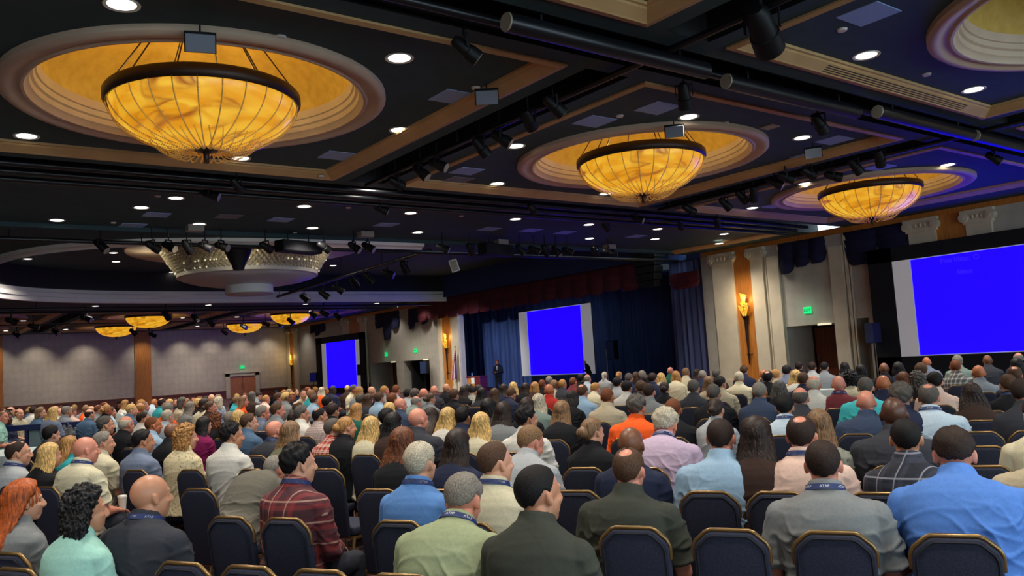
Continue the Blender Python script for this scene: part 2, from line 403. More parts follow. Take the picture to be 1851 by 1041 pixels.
for n, (cx, cy) in enumerate(CHC):
    ix, iy = n % 3, n//3
    if (ix, iy) in ((0, 0), (1, 0), (0, 3), (0, 2)): continue
    o = thing('chandelier', CHLAB[ix, iy], 'chandelier', (cx, cy, ZC + 0.02), group='bowl chandeliers')
    link('bowl', bowl_me, o); link('rim_band', rim_me, o); link('finial', fin_me, o)
    for k in range(8): link('suspension_rod', rod_me, o, rot=(0, 0, 2*math.pi*(k + 0.3)/8))
    if iy < 2:
        for k in range(26): link('bead_strand', strand_me, o, rot=(0, 0, 2*math.pi*k/26))
        for k in range(26): link('bead_loop', loop_me, o, rot=(0, 0, 2*math.pi*(k + 0.5)/26))
    empty_light('chandelier_light', 'POINT', (cx, cy, ZC + 0.25), 70 if iy < 2 else 30, (1.0, 0.82, 0.36), shadow_soft_size=0.25)

# giant unlit crystal chandelier in the recess
gx, gy = 12.2, 34.4
g = thing('crystal_chandelier', 'huge unlit tiered crystal chandelier hanging in the oval ceiling recess', 'chandelier', (gx, gy, 0))
mb = MB(); mb.lathe([(3.2, ZR), (4.7, ZR), (4.85, ZR - 0.12), (4.75, ZR - 0.3), (4.3, ZR - 0.36), (3.3, ZR - 0.38), (3.2, ZR)], 64)
link('top_ring', mb.mesh('top_ring', M['ringm'], True), g)
mb = MB(); mb.lathe([(3.35, ZR - 0.3), (3.2, ZR - 0.6), (2.85, ZR - 1.2), (2.75, ZR - 1.28)], 64, cap=True); link('crystal_cone', mb.mesh('crystal_cone', M['crystal'], True), g)
mb = MB()
for r_ in range(9):
    rr = 3.40 - 0.068*r_; z = ZR - 0.38 - 0.105*r_
    for k in range(96):
        t = 2*math.pi*(k + 0.5*(r_ % 2))/96; octa(mb, (rr*math.cos(t), rr*math.sin(t), z), 0.075)
link('crystal_drops', mb.mesh('crystal_drops', M['crystal'], fixn=False), g)
mb = MB()
rb = random.Random(3)
for k in range(90):
    t = rb.uniform(0, 2*math.pi); z = rb.choice((0.5, 0.75, 1.0, 1.24)); mb.ball(((3.72 - 0.66*z)*math.cos(t), (3.72 - 0.66*z)*math.sin(t), ZR - z), 0.032, 8, 5)
link('small_bulbs', mb.mesh('small_bulbs', M['lampdim'], True), g)
mb = MB(); mb.lathe([(2.7, ZR - 1.22), (2.84, ZR - 1.25), (2.86, ZR - 1.42), (2.80, ZR - 1.45), (2.74, ZR - 1.44), (2.68, ZR - 1.50), (2.3, ZR - 1.62), (1.7, ZR - 1.73), (1.1, ZR - 1.78), (0.2, ZR - 1.79)], 64, cap=True)
link('lower_drum', mb.mesh('lower_drum', M['drum'], True), g)
mb = MB(); mb.lathe([(0.98, ZR - 1.7), (0.98, ZR - 2.12), (0.9, ZR - 2.16), (0.05, ZR - 2.17)], 48, cap=True)
for k in range(5): empty_light('crystal_bulb_light', 'POINT', (gx + 4.0*math.cos(k*1.257 + 0.5), gy + 4.0*math.sin(k*1.257 + 0.5), ZR - 0.95), 16, (1.0, 0.9, 0.66), shadow_soft_size=0.12)
link('bottom_drum', mb.mesh('bottom_drum', M['drum'], True), g)

# ------------------------------------------------------------------ downlights, panels, small ceiling fittings
mb = MB(); mb.lathe([(0.155, 0.0), (0.20, -0.012), (0.205, 0.0), (0.2, 0.03), (0.155, 0.03)], 24); dl_ring = mb.mesh('trim_ring', M['white'], True)
mb = MB(); mb.lathe([(0.155, -0.004), (0.08, -0.004), (0.001, -0.004)], 24); dl_lens = mb.mesh('lens', M['lamp']); 
mb = MB(); mb.lathe([(0.155, -0.004), (0.08, -0.004), (0.001, -0.004)], 24); dl_dim = mb.mesh('dim_lens', M['lampdim'])
def ceil_at(x, y):
    for i in range(len(xs) - 1):
        for j in range(len(ys) - 1):
            if xs[i] <= x <= xs[i + 1] and ys[j] <= y <= ys[j + 1]:
                z = types[i, j][1]; return (ZC if z is None else z), types[i, j][0]
    return ZC, 'beam'
def downlight(P, lit=True, w=1.0, light=True, s=1.0):
    o = thing('downlight', 'round recessed downlight glowing white in the dark ceiling' if lit else 'round recessed downlight in a dark beam, dimly lit', 'downlight', P,
              group='lit recessed downlights' if lit else 'dim recessed downlights')
    o.scale = (s, s, 1)
    link('trim_ring', dl_ring, o); link('lens', dl_lens if lit else dl_dim, o)
    if light: empty_light('downlight_beam', 'SPOT', (P[0], P[1], P[2] - 0.03), DOWN_W*w, (1.0, 0.93, 0.83), spot_size=math.radians(125), spot_blend=0.9, shadow_soft_size=0.14)
DL = [(220, 8), (722, 105), (723, 235), (48, 246), (435, 286), (932, 264), (899, 332), (1095, 350), (1245, 211), (1450, 249), (1333, 316), (1566, 100), (1760, 162),
      (318, 358), (550, 373), (103, 398), (565, 412), (360, 405), (742, 385), (755, 420), (932, 396), (1064, 406), (1066, 431), (1189, 414), (1184, 432), (1309, 423), (1300, 440),
      (1713, 298), (1455, 332), (1360, 376)]
for q in DL:
    P = on_z(*q, ZC + 0.12); z, t = ceil_at(P.x, P.y); P = on_z(*q, z); downlight((P.x, P.y, z))
for q in [(1027, 153), (1326, 19), (680, 306)]:
    P = on_z(*q, ZC); z, t = ceil_at(P.x, P.y); P = on_z(*q, z); downlight((P.x, P.y, z), False, 0.5)
for q in [(50, 468), (165, 490), (205, 457), (210, 473), (312, 492), (620, 450), (602, 480), (705, 452)]:
    P = on_z(*q, ZR); downlight((P.x, P.y, ZR), True, 1.3, q != (312, 492))
# behind and beside the camera, and in the coffers out of view
for x in (-6, -2, 2.2, 5.6):
    for y in (-6, 0.6, 5.8): downlight((x, y, ceil_at(x, y)[0]))
for x in (10.6, 16.1, 20.2, 25.4):
    for y in (0.4, 5.9):
        v = np.array((x, y, ZC - CZ)); dz = v @ fw; px, py = IW/2 + FPX*(v @ rt)/dz, IH/2 - FPX*(v @ up)/dz
        if dz < 0 or not (-30 < px < IW + 30 and -30 < py < IH): downlight((x, y, ceil_at(x, y)[0]))
for x in (-5, 1, 5): downlight((x, 21.5, ceil_at(x, 21.5)[0]), light=x < 3)
for x in (3, 9, 15, 21, 26):
    for y in (46.2, 49.2): downlight((x, y, ZC + 0.12), w=1.3)
for x0, x1 in XC:
    for y0, y1 in YC[2:]:
        for dx in (1.1, 6.8):
            for dy in (1.1, 6.8): downlight((x0 + dx, y0 + dy, ZC + 0.12), w=1.0, light=dx < 2)
mb = MB(); mb.box(-0.31, -0.29, -0.012, 0.31, 0.29, 0.0); pan_me = mb.mesh('ceiling_panel', M['panel']); 
mb = MB(); mb.box(-0.31, -0.29, -0.012, 0.31, 0.29, 0.0); pang_me = mb.mesh('grey_ceiling_panel', M['greypanel'])
for q in [(1570, 25), (820, 175), (1074, 219), (610, 281), (843, 309), (1188, 195), (1508, 253), (1590, 302), (1460, 282), (283, 388), (507, 397), (698, 406), (884, 414), (960, 416), (1021, 420), (1355, 345), (1150, 427), (1400, 372), (240, 407)]:
    P = on_z(*q, ZC + 0.12); z, t = ceil_at(P.x, P.y); P = on_z(*q, z)
    tag(link('ceiling_panel', pan_me, None, P), 'square blue-grey access panel set in the dark ceiling', 'ceiling panel', 'blue-grey ceiling panels')
for q in [(413, 391), (827, 325)]:
    P = on_z(*q, ZC + 0.12); tag(link('ceiling_panel', pang_me, None, P), 'dull grey access panel set in the dark ceiling', 'ceiling panel', 'dull grey ceiling panels')
mb = MB(); mb.lathe([(0.001, -0.03), (0.06, -0.028), (0.075, 0.0)], 16); det_me = mb.mesh('smoke_detector', M['white'], True)
for q in [(507, 66), (860, 158), (1218, 226), (1120, 209), (580, 318), (285, 354), (630, 375), (834, 390), (205, 402), (1311, 222), (1357, 234), (1675, 134), (1522, 53), (1623, 274), (533, 420)]:
    P = on_z(*q, ZC + 0.12); z, t = ceil_at(P.x, P.y); P = on_z(*q, z)
    tag(link('smoke_detector', det_me, None, P), 'small white round smoke detector on the dark ceiling', 'smoke detector', 'smoke detectors on the ceiling')
# flat wireless boxes tilted on short stalks
mb = MB(); mb.box(-0.02, -0.17, -0.11, 0.02, 0.17, 0.11); wb = mb.mesh('panel_face', M['greypanel'], bevel=0.01)
mb = MB(); mb.box(-0.035, -0.185, -0.125, 0.0, 0.185, 0.125); mb.tube([(-0.03, 0, 0), (-0.05, 0, 0.2)], 0.012, 6); wf = mb.mesh('black_bracket', M['black'])
for q, L in [((362, 77), 'before the ring of the largest chandelier'), ((880, 175), 'by the long tan moulding of the first coffer'), ((1219, 237), 'before the ring of the middle chandelier'), ((1470, 276), 'near the far corner of the middle coffer')]:
    P = on_z(*q, ZC - 0.12); o = thing('antenna_panel', 'flat tilted grey antenna panel hung ' + L, 'antenna panel', P, math.pi + math.atan2(P.y, P.x), 'antenna panels under the ceiling')
    o.rotation_euler = (0, 0.6, math.pi + math.atan2(P.y, P.x)); link('panel_face', wb, o, (0.036, 0, 0)); link('black_bracket', wf, o)
for q in [(352, 413), (661, 424), (906, 438), (1102, 446)]:
    P = on_z(*q, ZC - 0.05); mb = MB()
    if not hasattr(M, '_pb'): pass
    tag(link('ceiling_box', (lambda b: b.box(-0.22, -0.15, -0.09, 0.22, 0.15, 0.09).mesh('ceiling_box', M['lens'], bevel=0.015))(MB()), None, (P.x, P.y, ZC - 0.05)), 'pale flat box fixed at the edge of the oval recess', 'ceiling box', 'pale boxes along the recess edge')

# black tube fittings in the slots, and pipes
def tube_fit(x, y, z, L, r, lab, grp, ang=0.0):
    o = thing('track_tube', lab, 'track light', (x, y, z), ang, grp)
    mb = MB(); mb.tube([(0, 0, 0), (L, 0, 0)], r, 18); link('tube', mb.mesh('tube', M['blackgloss'], True), o)
    mb = MB(); mb.tube([(-0.02, 0, 0), (0.0, 0, 0)], [r*0.92, r*0.98], 18); link('end_cap', mb.mesh('end_cap', M['lens'], True), o)
    for u in (0.15, 0.85): mb = MB(); mb.tube([(L*u, 0, r), (L*u, 0, ceil_at(x + L*u, y)[0] - z + 0.005)], 0.02, 6); link('bracket', mb.mesh('bracket', M['black']), o)
for q, w_ in [((916, 40), 'with a pale round cap, nearest the camera'), ((1313, 147), 'with a pale round cap, between two coffers'), ((1586, 202), 'with blue sheen, next to the half-hidden coffer'), ((1762, 245), 'with blue sheen, running to the picture edge')]:
    P = on_z(*q, ZC - 0.2); tube_fit(P.x, P.y, P.z, 3.6, 0.12, 'glossy black tube lamp ' + w_, 'tube lamps in the ceiling slot')
def pipe(a, b, r, lab, top=None):
    mb = MB(); mb.tube([a, b], r, 10); n = max(2, int((Vector(b) - Vector(a)).length/3.5))
    for k in range(n + 1):
        q = Vector(a).lerp(Vector(b), min(0.98, max(0.02, k/n))); zt = top if top is not None else ceil_at(q.x, q.y)[0]
        if zt > q.z + r: mb.tube([(q.x, q.y, q.z), (q.x, q.y, zt + 0.004)], 0.015, 6)
    tag(link('rigging_pipe', mb.mesh('rigging_pipe', M['blackgloss'], True), None), lab, 'pipe', 'rigging pipes under the ceiling')
for k, y in enumerate((7.9, 17.15, 17.6, 18.05)):
    pipe((-6, y, ZC - 0.02 - 0.05*k), (26.6, y, ZC - 0.02 - 0.05*k), 0.06, ['long black pipe above the row of tube lamps', 'long black pipe beside the first coffer edge', 'middle one of three black pipes in the wide slot', 'long black pipe beside the second moulding line'][k])
pipe((8.6, -6, ZC - 0.08), (8.6, 16.5, ZC - 0.08), 0.05, 'black pipe between the first and middle coffers'); pipe((18.1, -6, ZC - 0.08), (18.1, 16.5, ZC - 0.08), 0.05, 'black pipe between the middle and last coffers')
pipe((2.0, 24.75, ZC - 0.25), (28.2, 24.75, ZC - 0.25), 0.06, 'black lighting bar along the near edge of the oval recess', ZR)
pipe((2.0, 45.2, ZC - 0.35), (27.8, 45.2, ZC - 0.35), 0.06, 'black lighting bar along the far edge of the oval recess')
pipe((17.0, 27.5, 6.25), (17.0, 43.6, 6.0), 0.07, 'black lighting bar crossing the recess beside the crystal chandelier', ZR)

# stage spotlights: yoke, can, lens
def yoke_mesh(h):
    a = MB(); a.tube([(0, 0, h), (0, 0, 0.18)], 0.02, 6); a.box(-0.15, -0.02, 0.16, 0.15, 0.02, 0.19); a.box(-0.15, -0.02, -0.02, -0.135, 0.02, 0.19); a.box(0.135, -0.02, -0.02, 0.15, 0.02, 0.19); return a.mesh('yoke', M['black'])
YK = {}
def spot_meshes():
    b = MB(); b.tube([(0, -0.22, 0), (0, -0.16, 0), (0, 0.05, 0), (0, 0.06, 0), (0, 0.24, 0)], [0.06, 0.10, 0.11, 0.125, 0.13], 16)
    c = MB(); c.tube([(0, 0.241, 0), (0, 0.25, 0)], [0.115, 0.11], 16)
    return None, b.mesh('lamp_can', M['black'], True), c.mesh('lens', M['lens'], True)
SP = spot_meshes()
def spotlight(P, rz, tilt, lab, grp, sc=1.0, top=None):
    o = thing('stage_spotlight', lab, 'spotlight', P, rz, grp); o.scale = (sc, sc, sc)
    zt = (ZR if OY0 < P[1] < OY1 else ceil_at(P[0], P[1])[0]) if top is None else top
    h = round(max(0.3, (zt - P[2])/sc), 2)
    if h not in YK: YK[h] = yoke_mesh(h)
    link('yoke', YK[h], o); can = link('lamp_can', SP[1], o, rot=(-tilt, 0, 0)); link('lens', SP[2], can)
rs = random.Random(11)
def row(qs, z, lab, grp, sc=1.0, top=None):
    for q in qs:
        P = on_z(*q, z); spotlight((P.x, P.y, P.z), rs.uniform(-2.6, -0.9), rs.uniform(0.3, 0.9), lab, grp, sc, top)
row([(840, 88), (955, 215), (1000, 190), (905, 250), (868, 265), (790, 297), (760, 310), (715, 330)], ZC - 0.28, 'black stage spotlight hanging in the slot between the first two coffers', 'spotlights in the first slot', 0.85)
spotlight(tuple(on_z(1378, 52, ZC - 0.3)), -1.2, 0.5, 'largest black stage lamp, at the corner of the upper coffer moulding', 'spotlights in the first slot', 1.5)
row([(1237, 172), (1480, 222), (1505, 318), (1460, 312), (1420, 320), (1400, 330), (1545, 300), (1340, 355), (1310, 368), (1245, 378), (1362, 350), (1590, 285)], ZC - 0.25, 'black stage spotlight hanging near the middle and last coffers', 'spotlights near the last coffers', 0.9)
row([(688, 378), (380, 352), (962, 378), (1095, 408), (1297, 402), (1152, 396), (428, 335), (1230, 405), (1795, 285)], ZC - 0.26, 'black stage spotlight hanging under the moulding line', 'spotlights under the moulding lines', 0.8)
row([(275, 445), (305, 445), (338, 445), (371, 445), (400, 445), (480, 446), (585, 446), (182, 444), (640, 446), (665, 446), (800, 448), (850, 449), (940, 450), (965, 451), (985, 452), (1005, 453), (1025, 453), (1075, 454), (1100, 455)], ZC - 0.4, 'black stage spotlight in the row along the near recess edge', 'spotlights along the near recess edge', 0.95)
for q in [(550, 537), (585, 530), (610, 520), (640, 508), (665, 500), (700, 492), (730, 480)]:
    P = on_x(*q, 17.0); spotlight((17.0, P.y, P.z - 0.05), rs.uniform(-2.6, -0.9), rs.uniform(0.3, 0.9), 'black stage spotlight on the bar crossing the recess', 'spotlights on the crossing bar', 1.25, 6.25 - 0.25*(P.y - 27.5)/16.1)
row([(155, 575), (300, 570), (352, 575), (380, 583), (480, 585), (505, 585), (525, 580), (565, 568), (585, 566), (610, 572), (100, 600), (240, 600), (275, 605), (405, 600), (440, 590), (60, 590), (30, 605), (20, 580)], ZC - 0.55, 'black stage spotlight in the rows beyond the oval recess', 'spotlights beyond the recess', 1.3)
# two large dark boxes and a cone of cloth in the near row
for q, dims, lab in [((540, 447), (0.75, 0.45, 0.36), 'wide black speaker box in front of the crystal chandelier'), ((897, 452), (0.8, 0.4, 0.4), 'wide dark speaker box before the burgundy valance')]:
    P = on_z(*q, ZC - 0.35); o = thing('flown_speaker', lab, 'speaker', P, 0.3)
    mb = MB(); mb.box(-dims[0], -dims[1]/2, -dims[2]/2, dims[0], dims[1]/2, dims[2]/2); link('cabinet', mb.mesh('cabinet', M['black'], bevel=0.03), o)
    mb = MB(); mb.box(-dims[0] + 0.04, -dims[1]/2 - 0.015, -dims[2]/2 + 0.04, dims[0] - 0.04, -dims[1]/2, dims[2]/2 - 0.04); link('grille', mb.mesh('grille', M['blackcloth']), o)
    mb = MB(); mb.tube([(-0.4, 0, 0.1), (-0.4, 0, 0.5)], 0.02, 6); mb.tube([(0.4, 0, 0.1), (0.4, 0, 0.5)], 0.02, 6); link('hanger', mb.mesh('hanger', M['black']), o)
P = on_z(430, 447, ZC - 0.15); mb = MB(); mb.lathe([(0.42, 0.1), (0.42, -0.1), (0.34, -0.3), (0.2, -0.58), (0.16, -0.72), (0.0, -0.73)], 24)
o = thing('moving_head_lamp', 'big black tapered lamp hanging over the crystal chandelier', 'stage lamp', P); link('lamp_head', mb.mesh('lamp_head', M['black'], True), o); mb = MB(); mb.tube([(0, 0, 0.08), (0, 0, ZR - P.z + 0.004)], 0.03, 8); link('stem', mb.mesh('stem', M['black'], True), o)
P = on_z(821, 480, ZC - 0.2); mb = MB(); mb.box(-0.02, -0.17, -0.26, 0.02, 0.17, 0.26); o = thing('white_speaker', 'small tilted white speaker box lit up before the dark fascia', 'speaker', P, math.pi + 0.9)
o.rotation_euler = (0.25, 0.25, math.pi + 0.9); link('cabinet', mb.mesh('cabinet', M['white'], bevel=0.015), o); mb = MB(); mb.box(0.021, -0.13, -0.22, 0.026, 0.13, 0.22); link('grille', mb.mesh('grille', M['lens']), o)
mb = MB(); mb.tube([(-0.02, 0, 0.2), (-0.2, -0.25, 1.72)], 0.015, 6); link('stalk', mb.mesh('stalk', M['black']), o)

P = on_z(1391, 228, ZC + 0.12); tag(link('ceiling_panel', MB().box(-0.15, -0.15, -0.03, 0.15, 0.15, 0.0).mesh('ceiling_panel', M['lens'], bevel=0.01), None, P, (0, 0, 0.0)), 'small pale square plate on the ceiling beside the middle chandelier ring', 'ceiling panel')
mb = MB()
for k in range(4): mb.box(11.6, 7.09 - 0.135 - 0.036*k, ZC - 0.03 + 0.019*k, 16.2, 7.09 - 0.12 - 0.036*k, ZC - 0.012 + 0.019*k)
tag(link('slot_vent', mb.mesh('slot_vent', M['slot']), None), 'long dark slotted air vent in the tan moulding of the upper coffer', 'air vent')
# ------------------------------------------------------------------ floor and walls
mb = MB(); mb.box(-10, -12, -0.1, XW + 4.5, YW + 0.3, 0.0); struct('floor', mb, M['carpet'])
W = MB()
def wseg(y0, y1, z0=0.0, z1=6.0): W.box(XW, y0, z0, XW + 0.3, y1, z1)
wseg(-12, 16.4); wseg(16.4, 17.0, 2.5); wseg(17.0, 17.8); wseg(17.8, 19.92, 2.4); wseg(19.92, 24.0)
wseg(43.6, 47.5); wseg(47.5, 51.0, 2.16); wseg(51.0, 52.0); wseg(52.0, 56.0, 2.16); wseg(56.0, YW)
struct('wall_stage_side', W, M['wallp2'])
def alcove(y0, y1, z1, d, n):
    a = MB(); a.box(XW + 0.3, y1, 0, XW + d, y1 + 0.1, z1); a.box(XW + 0.3, y0 - 0.1, 0, XW + d, y0, z1); a.box(XW + d, y0 - 0.1, 0, XW + d + 0.1, y1 + 0.1, z1 + 0.1); a.box(XW + 0.3, y0 - 0.1, z1, XW + d, y1 + 0.1, z1 + 0.1)
    struct('wall_alcove_%d' % n, a, M['wallp2'])
alcove(17.8, 19.92, 2.4, 1.65, 1); alcove(47.5, 51.0, 2.16, 1.6, 2); alcove(52.0, 56.0, 2.16, 1.6, 3); alcove(16.4, 17.0, 2.5, 0.8, 4)
def door(n, y0, y1, z1, x, lab):
    d = MB(); d.box(x - 0.06, y0, 0.01, x, y1, z1); o = struct('door_%d' % n, d, M['doorwood'], label=lab)
    f = MB(); f.box(x - 0.09, y0 - 0.08, 0, x + 0.01, y0, z1 + 0.08); f.box(x - 0.09, y1, 0, x + 0.01, y1 + 0.08, z1 + 0.08); f.box(x - 0.09, y0 - 0.08, z1, x + 0.01, y1 + 0.08, z1 + 0.08)
    link('door_frame', f.mesh('door_frame', M['black']), o)
    h = MB(); h.tube([(x - 0.1, y1 - 0.12, 0.95), (x - 0.1, y1 - 0.12, 1.2)], 0.015, 8); h.tube([(x - 0.06, y1 - 0.12, 0.96), (x - 0.1, y1 - 0.12, 0.96)], 0.012, 6); h.tube([(x - 0.06, y1 - 0.12, 1.19), (x - 0.1, y1 - 0.12, 1.19)], 0.012, 6)
    link('door_handle', h.mesh('door_handle', M['goldm'], True), o)
door(1, 18.55, 19.7, 2.3, XW + 1.64, 'red-brown door in the alcove below the exit sign'); door(2, 48.2, 50.2, 2.08, XW + 1.59, 'dark brown door beside the wall lamp'); door(3, 52.9, 55.2, 2.08, XW + 1.59, 'dark brown door beside the framed screen')
# light strips over the doors
for n, (y, z) in enumerate(((18.2, 2.39), (47.9, 2.15), (52.4, 2.15))):
    mb = MB(); mb.box(-0.05, -0.28, -0.035, 0.03, 0.28, 0.035)
    tag(link('door_light', mb.mesh('door_light', M['lampdim'], bevel=0.008), None, (XW - 0.02, y, z)), ['small pale light strip over the red-brown door', 'small pale light strip over the door by the flag', 'small pale light strip over the door by the framed screen'][n], 'light')
Y2 = MB(); Y2.box(-10, YW, 0, XW + 0.3, YW + 0.3, 6.0); struct('wall_far', Y2, M['wallp'])
Y3 = MB(); Y3.box(-10.3, -12, 0, -10, YW + 0.3, 6.0); struct('wall_audience_side', Y3, M['wallp'])
# honey wood cornice, pilasters, wood panels
def column(n, y0, y1, z0=0.0, z1=5.3, d=0.14, m='frame', cap=True):
    o = MB(); o.box(XW - d, y0, z0, XW, y1, z1); o.box(XW - d - 0.05, y0 - 0.05, z0, XW, y1 + 0.05, z0 + 0.35)
    k = struct('column_%d' % n, o, M[m], label='flat beige pilaster on the stage wall')
    if cap:
        c = MB(); ym = (y0 + y1)/2; h = (y1 - y0)/2
        c.box(XW - d - 0.06, y0 - 0.06, z1, XW, y1 + 0.06, z1 + 0.08); c.box(XW - d - 0.10, y0 - 0.12, z1 + 0.36, XW, y1 + 0.12, z1 + 0.46)
        c.box(XW - d - 0.03, y0 - 0.02, z1 + 0.08, XW, y1 + 0.02, z1 + 0.36)
        for s_ in (-1, 1):
            c.tube([(XW - d - 0.12, ym + s_*(h + 0.02), z1 + 0.22), (XW, ym + s_*(h + 0.02), z1 + 0.22)], 0.15, 18)
            c.tube([(XW - d - 0.15, ym + s_*(h + 0.02), z1 + 0.22), (XW, ym + s_*(h + 0.02), z1 + 0.22)], 0.06, 12)
        for q in range(5): c.ball((XW - d - 0.05, ym + (q - 2)*h*0.35, z1 + 0.23), (0.05, 0.05, 0.08), 8, 6)
        link('capital', c.mesh('capital', M[m], True), k)
    return k
cn = 1
for y0, y1 in ((22.2, 23.3), (20.7, 21.3), (19.95, 20.5), (17.15, 17.7), (13.6, 14.55), (11.8, 12.6), (45.6, 46.05), (43.6, 44.5), (56.3, 57.2), (59.2, 60.2), (69.3, 70.2), (71.2, 71.8)):
    column(cn, y0, y1, cap=cn not in (3, 4)); cn += 1
for n, (y0, y1) in enumerate(((21.3, 22.2), (12.6, 13.6), (44.5, 45.6), (57.2, 59.2), (70.2, 71.2))):
    w = MB(); w.box(XW - 0.06, y0, 0, XW, y1, 5.76); struct('trim_%d' % tn, w, M['wood']); tn += 1
w = MB(); w.box(XW - 0.08, -12, 5.76, XW, 24.0, 5.98); w.box(XW - 0.08, 43.6, 5.76, XW, YW, 5.98); struct('trim_%d' % tn, w, M['wood']); tn += 1
for x0, x1 in ((5.7, 6.85), (15.96, 17.19)):
    w = MB(); w.box(x0, YW - 0.08, 0, x1, YW, 6.0); w.box(x0 - 0.02, YW - 0.12, 0.0, x1 + 0.02, YW, 1.5); struct('trim_%d' % tn, w, M['wood']); tn += 1
w = MB(); w.box(-10, YW - 0.05, 0, XW, YW, 0.62); w.box(-10, YW - 0.09, 0.55, XW, YW, 0.66); struct('baseboard_far', w, M['doorwood'])
w = MB(); w.box(XW - 0.04, 56.0, 0, XW, YW, 0.75); struct('baseboard_stage_side', w, M['doorwood'])
# flutes beside the pilaster at the big screen
for n, y in enumerate((16.9, 17.02, 17.08, 19.98, 20.62)):
    w = MB(); w.tube([(XW - 0.03, y, 0), (XW - 0.03, y, 5.7)], 0.04, 10); struct('trim_%d' % tn, w, M['frame'], True); tn += 1
# far door
d = MB(); d.box(23.56, YW - 0.1, 0, 24.63, YW - 0.02, 1.84); d.box(24.66, YW - 0.1, 0, 25.74, YW - 0.02, 1.84); o = struct('door_4', d, M['wood'], label='honey coloured double door in the far wall')
f = MB(); f.box(23.2, YW - 0.16, 0, 23.54, YW, 2.12); f.box(25.76, YW - 0.16, 0, 26.1, YW, 2.12); f.box(23.2, YW - 0.16, 1.86, 26.1, YW, 2.12); f.box(23.12, YW - 0.2, 2.12, 26.18, YW, 2.2)
link('door_frame', f.mesh('door_frame', M['frame']), o)
h = MB(); h.tube([(24.55, YW - 0.14, 0.9), (24.55, YW - 0.14, 1.15)], 0.02, 8); h.tube([(24.74, YW - 0.14, 0.9), (24.74, YW - 0.14, 1.15)], 0.02, 8); link('door_handle', h.mesh('door_handle', M['goldm'], True), o)

# exit signs: green boxes with dark letters
def text_mesh(s, size, m, depth=0.004, name='lettering'):
    cu = bpy.data.curves.new(name, 'FONT'); cu.body = s; cu.size = size; cu.extrude = depth; cu.align_x = 'CENTER'; cu.align_y = 'CENTER'
    o = bpy.data.objects.new(name, cu); C.objects.link(o); bpy.context.view_layer.update()
    me = bpy.data.meshes.new_from_object(o.evaluated_get(bpy.context.evaluated_depsgraph_get())); bpy.data.objects.remove(o); bpy.data.curves.remove(cu)
    me.name = name; me.materials.clear(); me.materials.append(m); return me
exm = MB().box(-0.025, -0.17, -0.13, 0.025, 0.17, 0.13).mesh('sign_box', M['exit'], bevel=0.01); ext = text_mesh('EXIT', 0.15, M['exitdark'])
for P, rz, lab in [((XW - 0.03, 18.87, 2.98), math.pi, 'green EXIT sign above the red-brown alcove door'), ((XW - 0.03, 53.4, 2.75), math.pi, 'green EXIT sign by the framed screen'),
                   ((XW - 0.03, 49.2, 2.82), math.pi, 'green EXIT sign by the wall lamp and flag'), ((24.69, YW - 0.03, 2.62), -math.pi/2, 'green EXIT sign above the honey wood door')]:
    o = thing('exit_sign', lab, 'sign', P, rz); link('sign_box', exm, o); link('lettering', ext, o, (0.027, 0, 0), (math.pi/2, 0, math.pi/2))
    empty_light('exit_glow', 'POINT', (P[0] - (0.3 if rz == math.pi else 0), P[1] - (0 if rz == math.pi else 0.3), P[2]), 1.5, (0.1, 1.0, 0.5), shadow_soft_size=0.1)

# amber fan sconces with a long bronze stem
def sconce(y, zt, lab):
    o = thing('wall_sconce', lab, 'wall lamp', (XW - 0.06, y, zt), math.pi, 'amber fan wall lamps')
    for k, (off, w0, w1, z0, z1, tl) in enumerate(((0.0, 0.03, 0.24, -0.02, 0.62, 0.16), (-0.02, 0.04, 0.2, 0.45, 0.98, 0.05), (0.13, 0.02, 0.18, 0.0, 0.5, 0.22), (-0.13, 0.02, 0.18, 0.0, 0.5, 0.22))):
        p = MB(); x0 = 0.05 + 0.02*(k == 1) + 0.03*(k > 1); sh = off
        p.prism([(off*0.2 - w0, z0), (off*0.2 + w0, z0), (off + w1*0.8, z1 - 0.05), (off - w1*0.8, z1 + 0.04)], 'x', x0 + 0.02*k, x0 + 0.035 + 0.02*k)
        pa = link('glass_panel', p.mesh('glass_panel', M['amber']), o, rot=(0, 0.12 if k != 1 else 0.05, 0))
        e = MB(); q = [(off*0.2 - w0, z0), (off*0.2 + w0, z0), (off + w1*0.8, z1 - 0.05), (off - w1*0.8, z1 + 0.04)]
        xx = x0 + 0.018 + 0.02*k
        for i in range(4): e.tube([(xx, *q[i]), (xx, *q[(i + 1) % 4])], 0.014, 6)
        link('leading', e.mesh('leading', M['bronze']), pa)
    b = MB(); b.lathe([(0.0, 0.04), (0.13, 0.04), (0.14, 0.0), (0.09, -0.06), (0.07, -0.14), (0.05, -0.9), (0.03, -1.5), (0.06, -1.52), (0.06, -1.6), (0.025, -1.64), (0.02, -1.95), (0.0, -2.0)], 14, (0.12, 0, 0))
    link('stem', b.mesh('stem', M['bronze'], True), o)
    c = MB(); c.tube([(0, -0.12, -1.55), (0.12, 0, -1.6), (0, 0.12, -1.55)], 0.02, 6); c.box(-0.0, -0.05, -0.3, 0.12, 0.05, -0.25); link('bracket', c.mesh('bracket', M['bronze']), o)
    empty_light('sconce_light', 'POINT', (XW - 0.35, y, zt + 0.75), 22, (1.0, 0.66, 0.2), shadow_soft_size=0.1)
sconce(21.72, 2.95, 'amber fan lamp on honey wood between beige pilasters, near the alcove door')
sconce(45.05, 2.75, 'amber fan lamp on honey wood beside the flag'); sconce(70.7, 2.5, 'amber fan lamp on honey wood in the far corner')

